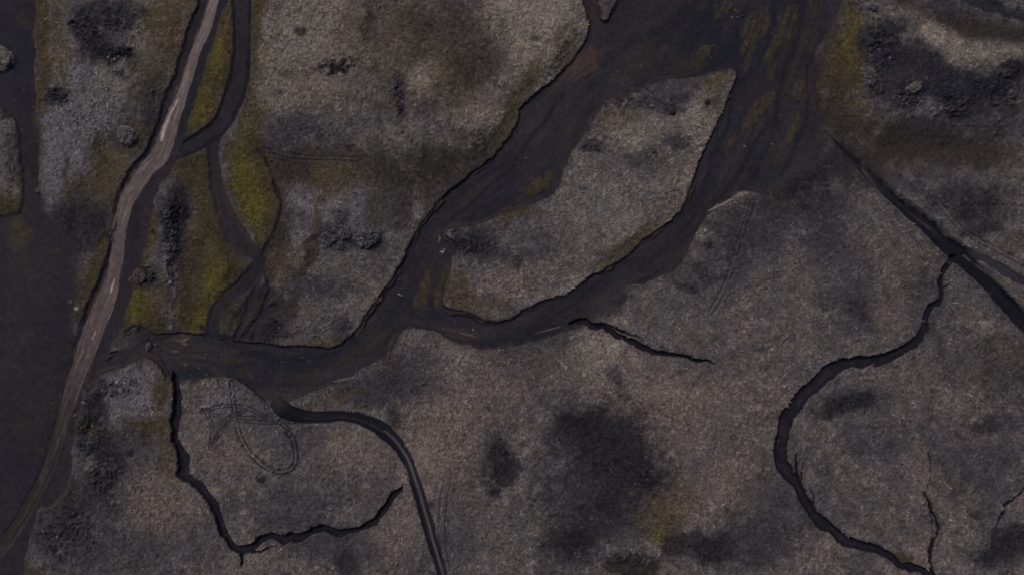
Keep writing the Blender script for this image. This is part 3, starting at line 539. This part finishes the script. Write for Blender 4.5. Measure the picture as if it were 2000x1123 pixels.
# ------------------------------------------------------------------ region of every face, so that each piece of ground is its own object
mossn = (col[..., 0] - col[..., 2]) / (col[..., 0] + 1e-4)
cls = np.zeros(SH, np.int8)                                    # 0 heath ground
cls[(sstep(-1.5, 1.2, np.maximum.reduce([wash + jag * .6, ce, cs])) > .5)] = 2   # riverbed
cls[plw > 0] = 3
cls[(bed > 0) & (plw <= 0)] = 2
cls[(rd > 0) | (rhead > 0)] = 5
cls[(gul > 0) | (dt > 1)] = 4
cls[strm > 0] = 6
fcls = cls[:-1, :-1]
# ------------------------------------------------------------------ build the terrain meshes
hs = np.where(outer > 0, 0, hl).astype(np.float32)
PX = ((GX - 1000) * S * (H - hs) / H); PY = ((561.5 - GY) * S * (H - hs) / H)
idx = np.arange(NX * NY, dtype=np.int32).reshape(NY, NX)
quads = np.stack([idx[1:, :-1], idx[1:, 1:], idx[:-1, 1:], idx[:-1, :-1]], -1)
V = np.stack([PX, PY, z], -1).reshape(-1, 3).astype(np.float32)
CF = np.concatenate([col, np.ones(SH + (1,), np.float32)], -1).reshape(-1, 4)
wetf = np.clip(wf * .5 + gm + dm * .5, 0, 1).astype(np.float32).ravel()

def nd(m, t, **k):
    n = m.node_tree.nodes.new(t)
    for a, b in k.items(): setattr(n, a, b)
    return n
def ground_mat(name, rough_lo, rough_hi, bump, spec=.3, nscale=2.2):
    m = bpy.data.materials.new(name); m.use_nodes = True; N = m.node_tree.nodes; Lk = m.node_tree.links.new
    b = N["Principled BSDF"]
    at = nd(m, "ShaderNodeAttribute", attribute_name="soil")
    tc = nd(m, "ShaderNodeTexCoord")
    n1 = nd(m, "ShaderNodeTexNoise"); n1.inputs["Scale"].default_value = nscale; n1.inputs["Detail"].default_value = 5; n1.inputs["Roughness"].default_value = .65
    Lk(tc.outputs["Object"], n1.inputs["Vector"])
    mr = nd(m, "ShaderNodeMapRange"); mr.inputs[1].default_value = .3; mr.inputs[2].default_value = .7; mr.inputs[3].default_value = .72; mr.inputs[4].default_value = 1.28
    Lk(n1.outputs["Fac"], mr.inputs[0])
    mx = nd(m, "ShaderNodeVectorMath", operation='SCALE'); Lk(at.outputs["Color"], mx.inputs[0]); Lk(mr.outputs[0], mx.inputs["Scale"])
    Lk(mx.outputs[0], b.inputs["Base Color"])
    n2 = nd(m, "ShaderNodeTexNoise"); n2.inputs["Scale"].default_value = 6; n2.inputs["Detail"].default_value = 4
    Lk(tc.outputs["Object"], n2.inputs["Vector"])
    mr2 = nd(m, "ShaderNodeMapRange"); mr2.inputs[3].default_value = rough_lo; mr2.inputs[4].default_value = rough_hi
    Lk(n1.outputs["Fac"], mr2.inputs[0]); Lk(mr2.outputs[0], b.inputs["Roughness"])
    bp = nd(m, "ShaderNodeBump"); bp.inputs["Strength"].default_value = bump; bp.inputs["Distance"].default_value = .12
    Lk(n2.outputs["Fac"], bp.inputs["Height"]); Lk(bp.outputs[0], b.inputs["Normal"])
    b.inputs["Specular IOR Level"].default_value = spec
    return m
M_heath = ground_mat("heath_soil", .85, 1, .7, .15)
M_sand = ground_mat("black_sand", .75, .95, .35, .08, 1.4)
M_gully = ground_mat("wet_peat", .8, .95, .5, .05)
M_water = ground_mat("silty_water", .3, .5, .15, .3, 1.0)

def tag(o, label=None, cat=None, group=None, kind=None):
    if label: o["label"] = label
    if cat: o["category"] = cat
    if group: o["group"] = group
    if kind: o["kind"] = kind
    return o
def submesh(name, sel, mat, kind="structure", label=None, cat=None):
    q = quads[sel]; used = np.zeros(NX * NY, bool); used[q.ravel()] = True
    remap = np.cumsum(used) - 1
    q2 = remap[q].astype(np.int32); n = len(q2)
    me = bpy.data.meshes.new(name)
    me.vertices.add(int(used.sum())); me.vertices.foreach_set("co", V[used].ravel())
    me.loops.add(n * 4); me.loops.foreach_set("vertex_index", q2.ravel())
    me.polygons.add(n); me.polygons.foreach_set("loop_start", np.arange(0, n * 4, 4, dtype=np.int32))
    me.polygons.foreach_set("use_smooth", np.ones(n, bool))
    me.update(calc_edges=True)
    a = me.attributes.new("soil", 'FLOAT_COLOR', 'POINT'); a.data.foreach_set("color", CF[used].ravel())
    me.materials.append(mat)
    o = bpy.data.objects.new(name, me); sc.collection.objects.link(o)
    return tag(o, label, cat, None, kind)
submesh("ground", fcls == 0, M_heath, label="grey brown heath with dry grass, moss and dark peat patches", cat="ground")
submesh("riverbed", fcls == 2, M_sand, label="dark braided riverbed of black sand winding between the heath banks", cat="riverbed")
submesh("sand_plain", fcls == 3, M_sand, label="flat black sand plain along the left edge", cat="sand")
submesh("gully", fcls == 4, M_gully, label="deep dark erosion gullies and ditch cut into the heath", cat="gully")
submesh("dirt_road", fcls == 5, M_gully, label="curving black dirt road with two wheel ruts", cat="road")
submesh("stream", fcls == 6, M_water, label="pale silty stream running down the left side", cat="stream")

# ------------------------------------------------------------------ height look-up for things that stand on the ground
def place(px, py):
    i = int(np.clip(np.searchsorted(AX, px), 1, NX - 1)); j = int(np.clip(np.searchsorted(AY, py), 1, NY - 1))
    return float(PX[j, i]), float(PY[j, i]), float(z[j, i])
def zmin(px, py, r):
    sy, sx = box_of(px - r, px + r, py - r, py + r); return float(z[sy, sx].min())

exec_rocks = True
# ------------------------------------------------------------------ rocks
def rock_mat(name, c, c2, rough=.9, sc_=1.6):
    m = bpy.data.materials.new(name); m.use_nodes = True; N = m.node_tree.nodes; Lk = m.node_tree.links.new
    b = N["Principled BSDF"]; b.inputs["Roughness"].default_value = rough; b.inputs["Specular IOR Level"].default_value = .2
    tc = nd(m, "ShaderNodeTexCoord"); n1 = nd(m, "ShaderNodeTexNoise"); n1.inputs["Scale"].default_value = sc_; n1.inputs["Detail"].default_value = 7; n1.inputs["Roughness"].default_value = .7
    Lk(tc.outputs["Object"], n1.inputs["Vector"])
    cr = nd(m, "ShaderNodeValToRGB"); cr.color_ramp.elements[0].position = .36; cr.color_ramp.elements[1].position = .64
    cr.color_ramp.elements[0].color = (*alb(c2), 1); cr.color_ramp.elements[1].color = (*alb(c), 1)
    Lk(n1.outputs["Fac"], cr.inputs[0]); Lk(cr.outputs[0], b.inputs["Base Color"])
    bp = nd(m, "ShaderNodeBump"); bp.inputs["Strength"].default_value = .8; bp.inputs["Distance"].default_value = .1
    Lk(n1.outputs["Fac"], bp.inputs["Height"]); Lk(bp.outputs[0], b.inputs["Normal"])
    return m
RM = {'pale': rock_mat("pale_rock", (96,88,84), (50,46,46)), 'grey': rock_mat("grey_rock", (74,70,70), (36,34,38)), 'dark': rock_mat("dark_lava", (52,49,52), (24,23,28)),
      'white': rock_mat("white_stone", (128,122,116), (84,78,76)), 'rust': rock_mat("rusty_rock", (84,70,67), (40,35,35)), 'tan': rock_mat("tan_rock", (88,79,73), (46,41,40)), 'lava': rock_mat("mottled_lava", (88,83,86), (20,19,24), sc_=2.6)}
import bmesh, random
rnd = random.Random(7)
def rock_mesh(name, sub, seed, cracks=0.0, lumps=0.35, flat=.55, facets=6, ridge=0.0, cw=.22):
    bm = bmesh.new(); bmesh.ops.create_icosphere(bm, subdivisions=sub, radius=1.0)
    r = random.Random(seed); off = Vector((r.uniform(0, 99), r.uniform(0, 99), r.uniform(0, 99)))
    planes = []
    for _ in range(facets):
        n = Vector((r.gauss(0, 1), r.gauss(0, 1), r.gauss(0, .6))).normalized(); planes.append((n, r.uniform(.66, .9)))
    for v in bm.verts:
        p = v.co.copy()
        for n, dd_ in planes:
            t = p.dot(n) - dd_
            if t > 0: p -= n * t * .9
        k = mnoise.fractal(p * 1.3 + off, .9, 2.1, 4) * lumps
        p *= 1 + k
        if cracks:
            dist, _ = mnoise.voronoi(p * 1.7 + off)
            e = dist[1] - dist[0]
            p *= 1 - cracks * max(0, 1 - e / cw)
        if ridge: p *= 1 + ridge * mnoise.fractal(p * 5 + off, .6, 2.2, 4)
        p.z *= flat; v.co = p
    me = bpy.data.meshes.new(name); bm.to_mesh(me); bm.free()
    return me
stone_meshes = [rock_mesh("stone", 2, 20 + i, lumps=.3, flat=.7, facets=7) for i in range(7)]
big_meshes = [rock_mesh("boulder", 4, 60 + i, lumps=.32, flat=.6, facets=9, ridge=.10) for i in range(5)]
def clone(me, mat):
    key = me.name + mat.name
    if key not in clone.c:
        m2 = me.copy(); m2.materials.clear(); m2.materials.append(mat); clone.c[key] = m2
    return clone.c[key]
clone.c = {}
def put(name, me, mat, px, py, rx, ry, label, cat, group=None, rot=None, hz=None, sink=.25):
    """rx, ry: half sizes in map units"""
    o = bpy.data.objects.new(name, clone(me, RM[mat])); sc.collection.objects.link(o)
    x, y, zz = place(px, py); zz = .5 * zz + .5 * zmin(px, py, min(rx, ry) * .7)
    h = (hz if hz else (rx + ry) * .5) * S
    o.location = (x, y, zz + h * .6 * (.5 - sink))
    o.scale = (rx * S, ry * S, h); o.rotation_euler = (0, 0, rnd.uniform(0, 6.28) if rot is None else math.radians(rot))
    return tag(o, label, cat, group)
B = big_meshes
# the large ones, each told apart
big_fissured = rock_mesh("boulder", 5, 302, cracks=.26, lumps=.12, flat=.75, facets=4, ridge=.05, cw=.12)
outcrop_m = rock_mesh("outcrop", 5, 305, cracks=.4, lumps=.25, flat=.6, facets=5, ridge=.08, cw=.14)
mound_m = [rock_mesh("mound", 5, 310 + i, cracks=.16, lumps=.18, flat=.6, facets=3, ridge=.26, cw=.16) for i in range(3)]
put("boulder", big_fissured, 'pale', 250, 263, 20, 21, "large round boulder split by dark fissures beside the pale stream", "boulder", rot=20, hz=16)
put("rock_outcrop", outcrop_m, 'rust', 268, 541, 18, 15, "rusty cracked outcrop on moss just right of the pale stream", "outcrop", rot=40, hz=12)
put("lava_mound", mound_m[0], 'lava', 716, 463, 25, 20, "rough oval lava mound, largest of the group on the pale middle heath", "lava mound", rot=5, hz=17)
put("lava_mound", mound_m[1], 'lava', 640, 466, 17, 13, "craggy lava mound at the left end of the middle heath group", "lava mound", rot=160, hz=12)
put("lava_mound", mound_m[2], 'lava', 672, 454, 12, 12, "knobbly lava mound between the two larger mounds of the middle heath", "lava mound", rot=70, hz=9)
put("lava_mound", mound_m[1], 'lava', 665, 480, 11, 9, "small lava mound lowest of the group on the middle heath", "lava mound", rot=10, hz=8)
put("lava_mound", mound_m[2], 'lava', 661, 425, 10, 11, "low lava mound at the top of the group on the middle heath", "lava mound", rot=30, hz=7)
put("boulder", B[0], 'tan', 1782, 171, 17, 12, "big tan boulder sitting in the dark lava field at top right", "boulder", rot=30, hz=13)
put("boulder", B[1], 'dark', 1700, 84, 10, 9, "dark round boulder at the edge of the olive moss strip, upper of two", "boulder", hz=10)
put("boulder", B[2], 'dark', 1699, 99, 7, 6, "small dark boulder just below the round one by the olive moss strip", "boulder", hz=6)
put("lava_mound", mound_m[0], 'lava', 1700, 150, 11, 19, "tall craggy dark lava mound right of the olive moss strip", "lava mound", rot=5, hz=14)
put("boulder", B[3], 'grey', 1703, 16, 13, 8, "flat grey boulder at the top edge above the lava field", "boulder", rot=170, hz=8)
put("boulder", B[4], 'dark', 1728, 58, 7, 11, "narrow dark upright boulder in the lava field near the top", "boulder", rot=10, hz=9)
put("boulder", B[1], 'dark', 1313, 218, 7.5, 7, "lone round dark boulder ringed by turf near the tip of the island", "boulder", hz=9)
put("boulder", B[2], 'dark', 1381, 200, 6, 6, "dark boulder in a peaty hollow near the right tip of the island", "boulder", hz=7)
put("boulder", B[0], 'dark', 1422, 189, 5.5, 6, "dark boulder on the very right bank of the island", "boulder", hz=7)
put("boulder", B[3], 'dark', 1310, 193, 5, 4, "small dark boulder above the ringed one on the island", "boulder", hz=5)
put("boulder", B[3], 'pale', 6, 112, 20, 17, "pale grass topped rock rising from the black sand at the left edge", "boulder", rot=10, hz=12)
put("boulder", B[0], 'white', 148, 602, 6, 4.5, "pale boulder on the dark moraine left of the stream, lower of two", "boulder", rot=10, hz=5)
put("boulder", B[4], 'grey', 135, 590, 5, 5, "grey boulder on the dark moraine left of the stream, upper of two", "boulder", hz=5)
put("boulder", B[2], 'pale', 335, 640, 6, 7, "pale boulder at the foot of the grey gravel ridge", "boulder", hz=6)
put("boulder", B[0], 'grey', 72, 371, 8, 6, "grey boulder at the bottom tip of the pale strip at left", "boulder", hz=6)
put("boulder", B[1], 'grey', 288, 678, 8, 10, "dark grey boulder where the wash meets the moss, by the reddish slabs", "boulder", hz=8)
put("boulder", B[2], 'grey', 262, 643, 7, 5, "grey boulder above the wash, below the moss patch", "boulder", hz=6)
put("rock_slab", B[4], 'rust', 353, 668, 11, 4, "long reddish slab lying in the wash mouth", "rock slab", rot=-25, hz=3)
put("rock_slab", B[3], 'rust', 340, 687, 8, 3.5, "reddish slab just below the longer one in the wash mouth", "rock slab", rot=5, hz=3)
put("boulder", B[4], 'pale', 1455, 284, 4, 2.5, "tiny pale boulder alone in the dark braided bed at upper right", "boulder", rot=-20, hz=3)
put("boulder", B[0], 'grey', 378, 927, 6, 4, "grey boulder at the bend of the dark left gully", "boulder", hz=4)
put("boulder", B[1], 'pale', 774, 224, 4, 4, "pale boulder in the middle of the vertical rock trail on the plateau", "boulder", hz=4)
put("boulder", B[2], 'tan', 783, 256, 4, 5, "tan boulder at the lower end of the vertical rock trail on the plateau", "boulder", hz=4)
put("boulder", B[3], 'grey', 1625, 267, 3, 4, "pale boulder at the head of the long straight ditch", "boulder", hz=3)

# clusters: look-alike stones scattered round a centre
ORD = ["leftmost", "second", "third", "fourth", "fifth", "sixth", "seventh", "eighth", "ninth"]
SIZE = {'dark': "dark", 'grey': "grey", 'pale': "pale", 'white': "whitish", 'rust': "rusty", 'tan': "tan"}
def scatter(px, py, rx, ry, n, r0, r1, mats, where, group):
    L = []
    n = min(n, 8); tries = 0
    while len(L) < n and tries < 400:
        tries += 1
        a = rnd.uniform(0, 6.283); q = math.sqrt(rnd.random())
        x = px + math.cos(a) * q * rx; y = py + math.sin(a) * q * ry; r = rnd.uniform(r0, r1) * (1 + .6 * (rnd.random() < .2))
        if all((x - u[0]) ** 2 + (y - u[1]) ** 2 > (r + u[2]) ** 2 for u in L): L.append((x, y, r))
    vert = ry > rx * 1.3
    L.sort(key=lambda u: u[1] if vert else u[0])
    for k, (x, y, r) in enumerate(L):
        m = rnd.choice(mats)
        if len(L) > 1 and k == len(L) - 1: pos = "lowest" if vert else "rightmost"
        elif k == 0: pos = "topmost" if vert else "leftmost"
        else: pos = ORD[k]
        tail = "" if k in (0, len(L) - 1) else (" counting from the top" if vert else " counting from the left")
        put("stone", stone_meshes[rnd.randrange(7)], m, x, y, r * rnd.uniform(.8, 1.3), r, "%s %s stone %s%s" % (pos, SIZE[m], where, tail), "stone", group, hz=r)
CL = [
 (1440,26,12,9,12,1.5,3.4,['grey','dark','white'],"piled in the delta at the top","rocks piled in the top delta"),
 (1473,38,7,6,5,1.5,2.6,['grey','dark'],"right of the top delta pile","rocks right of the delta pile"),
 (1190,204,10,10,10,1.8,3.2,['grey','dark'],"on the upper left bank of the island","rocks on the island bank"),
 (1255,176,30,7,12,1.6,3.2,['dark','grey'],"along the upper rim of the island","rocks on the island rim"),
 (1163,290,20,8,14,1.6,3.2,['dark','grey'],"in the short row on the island's left side","row of rocks on the island"),
 (1270,301,13,5,8,1.4,2.6,['dark','grey'],"in the small arc mid island","arc of rocks mid island"),
 (885,458,20,14,16,2,4,['dark','grey'],"heaped at the lower left tip of the island","rocks at the island tip"),
 (925,482,30,22,14,1.8,3.6,['dark'],"sunk in grass inland of the island tip","rocks inland of the island tip"),
 (862,488,6,5,5,1.5,2.6,['grey','white'],"by the side channel mouth","rocks by the side channel"),
 (778,188,13,26,14,1.5,3,['dark','grey','pale'],"in the vertical trail on the north plateau","rocks in the plateau trail"),
 (940,266,10,5,6,1.6,3,['dark','grey'],"in the small cluster near the plateau edge","rocks near the plateau edge"),
 (660,138,26,12,12,1.4,2.8,['dark'],"strewn on the upper plateau","rocks on the upper plateau"),
 (225,50,55,55,22,1.6,3.6,['dark','grey'],"on the black knoll at top left","rocks on the black knoll"),
 (218,112,14,6,6,1.5,2.4,['grey','white'],"below the black knoll","stones below the knoll"),
 (110,196,24,13,14,1.8,3.6,['dark','grey'],"by the left rim of the pale strip","rocks on the pale strip rim"),
 (150,236,20,14,6,1.8,3.2,['dark'],"on the pale strip","rocks lower on the pale strip"),
 (345,440,22,60,24,1.8,3.8,['dark','grey'],"on the gravel ridge between the channels","rocks on the gravel ridge"),
 (335,575,5,60,18,1.2,2.4,['grey','white','pale'],"in the narrow line down the ridge","stones in the ridge line"),
 (300,672,26,16,12,1.6,3.4,['grey','dark','rust'],"at the mouth of the lower wash","rocks at the wash mouth"),
 (1780,192,34,12,22,1.6,3.4,['dark','grey','white'],"below the tan boulder in the lava field","rocks below the tan boulder"),
 (1880,217,44,9,18,1.6,3.4,['dark','grey'],"along the lower rim of the lava field","rocks on the lava field rim"),
 (1950,170,46,44,22,2,4,['dark'],"at the right side of the lava field","rocks at the right of the lava field"),
 (1718,60,24,40,10,2,4,['dark','grey'],"in the upper left of the lava field","rocks in the upper lava field"),
 (165,845,26,60,22,1.8,3.6,['dark','grey','pale'],"on the heath rim beside the black plain","rocks on the heath rim"),
 (95,1020,30,34,24,2,4,['dark','grey','pale'],"at the bottom left corner of the heath","rocks in the bottom left corner"),
 (180,1000,50,50,16,1.6,3.2,['dark','grey'],"sunk in the lower left heath","rocks in the lower left heath"),
 (230,748,50,10,12,1.4,2.8,['grey','dark','white'],"along the upper edge of the lower left heath","rocks on the upper edge of the heath"),
 (1130,1078,10,10,8,1.4,3,['pale','dark','grey'],"beside the moss at the bottom","rocks at the bottom by the moss"),
 (1258,935,26,30,12,1.4,2.8,['dark','grey'],"at the right side of the big dark patch","rocks in the big dark patch"),
 (1225,1092,40,6,8,1.4,2.6,['dark','grey'],"along the bottom edge of the moss","rocks along the bottom moss"),
 (580,700,60,10,4,1.4,2.2,['grey'],"on the blue black wash","stones on the wash"),
 (780,560,12,20,6,1.2,2,['grey','white'],"on the sand where the channels meet","stones where the channels meet"),
 (400,710,60,25,8,.9,1.6,['white','rust'],"strewn on the lower wash","stones strewn on the lower wash"),
]
for c in CL: scatter(*c)

# ------------------------------------------------------------------ dry grass: short bent blades in tufts, nobody could count them
rs_ = np.random.RandomState(5)
def grass(name, n, seed, lo, hi, label, dens, tint, wid):
    r = np.random.RandomState(seed)
    m_ = n // 7
    cx = r.uniform(-60, 2060, m_); cy = r.uniform(-50, 1173, m_); who = r.randint(0, m_, n); ta = r.uniform(0, 6.28, n)
    td = np.abs(r.normal(0, 2.2, n)) * (.6 + .8 * hash2(cx, cy, 3)[who])
    x = cx[who] + np.cos(ta) * td; y = cy[who] + np.sin(ta) * td; tc_ = .7 + .6 * hash2(cx, cy, 5)[who]
    i = np.clip(np.searchsorted(AX, x), 1, NX - 1); j = np.clip(np.searchsorted(AY, y), 1, NY - 1)
    keep = dens[j, i] > r.uniform(0, 1, n)
    i, j = i[keep], j[keep]; n = len(i); ta = ta[keep]; tc_ = tc_[keep]
    bx = PX[j, i] + r.uniform(-.06, .06, n); by = PY[j, i] + r.uniform(-.06, .06, n); bz = z[j, i] - .02
    a = -ta + r.normal(0, .7, n); L = r.uniform(lo, hi, n) * np.where(r.uniform(0, 1, n) > .93, 1.5, 1); wd = L * wid
    up = L * r.uniform(.25, .7, n)
    dx, dy = np.cos(a), np.sin(a)
    v0 = np.stack([bx - dy * wd, by + dx * wd, bz], -1); v1 = np.stack([bx + dy * wd, by - dx * wd, bz], -1)
    v2 = np.stack([bx + dx * L * .5 + dy * wd * .8, by + dy * L * .5 - dx * wd * .8, bz + up], -1)
    v3 = np.stack([bx + dx * L * .5 - dy * wd * .8, by + dy * L * .5 + dx * wd * .8, bz + up], -1)
    v4 = np.stack([bx + dx * L, by + dy * L, bz + up * .8], -1)
    VV = np.stack([v0, v1, v2, v3, v4], 1).reshape(-1, 3).astype(np.float32)
    b = np.arange(n)[:, None] * 5
    q = (b + np.array([[0, 1, 2, 3]])); t = (b + np.array([[3, 2, 4]]))
    loops = np.concatenate([q, t], 1).ravel().astype(np.int32)
    ls = (np.arange(n)[:, None] * 7 + np.array([[0, 4]])).ravel().astype(np.int32)
    me = bpy.data.meshes.new(name); me.vertices.add(len(VV)); me.vertices.foreach_set("co", VV.ravel())
    me.loops.add(len(loops)); me.loops.foreach_set("vertex_index", loops)
    me.polygons.add(len(ls)); me.polygons.foreach_set("loop_start", ls); me.update(calc_edges=True)
    c = col[j, i] * (tint * tc_ * r.uniform(.5, 1.5, n))[:, None] * np.array([1.02, 1.0, .97])
    c = np.concatenate([np.clip(c, .01, .6), np.ones((n, 1))], 1).astype(np.float32)
    at = me.attributes.new("soil", 'FLOAT_COLOR', 'POINT'); at.data.foreach_set("color", np.repeat(c, 5, 0).ravel())
    me.materials.append(M_grass)
    o = bpy.data.objects.new(name, me); sc.collection.objects.link(o)
    tag(o, label, "grass", None, "stuff")
M_grass = bpy.data.materials.new("dry_grass"); M_grass.use_nodes = True
_b = M_grass.node_tree.nodes["Principled BSDF"]; _b.inputs["Roughness"].default_value = .8; _b.inputs["Specular IOR Level"].default_value = .15
_a = nd(M_grass, "ShaderNodeAttribute", attribute_name="soil"); M_grass.node_tree.links.new(_a.outputs["Color"], _b.inputs["Base Color"])
lum = col.mean(-1)
dens = heathm * sstep(.06, .26, lum) * sstep(-.7, .5, nmid + tus * .6 + .1) * (1 - .75 * sstep(.25, .45, mossn))
grass("grass", 420000, 3, .22, .55, "short dry straw coloured grass growing all over the heath", dens, 1.42, .11)

# ------------------------------------------------------------------ gravel: small pale pebbles strewn over everything
def pebbles(n, seed):
    r = np.random.RandomState(seed)
    x = r.uniform(-40, 2040, n); y = r.uniform(-30, 1153, n)
    i = np.clip(np.searchsorted(AX, x), 1, NX - 1); j = np.clip(np.searchsorted(AY, y), 1, NY - 1)
    p = .12 + .5 * rough[j, i] + .35 * mi[j, i] * .3 + .55 * (x < 420) * heathm[j, i] + .25 * heathm[j, i] * (y > 560)
    k = p > r.uniform(0, 1, n); i, j = i[k], j[k]; n = len(i)
    R_ = r.uniform(.05, .12, n) * np.where(r.uniform(0, 1, n) > .93, 1.8, 1)
    base = np.array([[1, 0, 0], [0, 1, 0], [-1, 0, 0], [0, -1, 0], [.3, .2, .9], [.6, -.7, .2], [-.7, .6, .3]], float)
    a = r.uniform(0, 6.28, n)
    P = np.repeat(base[None], n, 0) * (R_[:, None] * r.uniform(.7, 1.3, (n, 1)))[..., None]
    ca, sa = np.cos(a)[:, None], np.sin(a)[:, None]
    Q = np.stack([P[..., 0] * ca - P[..., 1] * sa * .8 + PX[j, i][:, None], P[..., 0] * sa + P[..., 1] * ca * .8 + PY[j, i][:, None], P[..., 2] + z[j, i][:, None] + .01], -1)
    tri = np.array([[0, 1, 4], [1, 6, 4], [6, 2, 4], [1, 2, 6], [2, 3, 4], [3, 5, 4], [5, 0, 4], [3, 0, 5]])
    F = (np.arange(n)[:, None, None] * 7 + tri[None]).reshape(-1).astype(np.int32)
    me = bpy.data.meshes.new("gravel"); me.vertices.add(n * 7); me.vertices.foreach_set("co", Q.reshape(-1).astype(np.float32))
    me.loops.add(len(F)); me.loops.foreach_set("vertex_index", F); me.polygons.add(len(F) // 3)
    me.polygons.foreach_set("loop_start", np.arange(0, len(F), 3, dtype=np.int32)); me.update(calc_edges=True)
    v = r.uniform(.25, 1.3, n)[:, None] * T['sil'][None]
    c = np.concatenate([np.clip(v, 0, .8), np.ones((n, 1))], 1).astype(np.float32)
    at = me.attributes.new("soil", 'FLOAT_COLOR', 'POINT'); at.data.foreach_set("color", np.repeat(c, 7, 0).ravel())
    me.materials.append(M_grass)
    o = bpy.data.objects.new("gravel", me); sc.collection.objects.link(o)
    tag(o, "tiny pale pebbles strewn over heath, moss and sand", "gravel", None, "stuff")
pebbles(6500, 9)
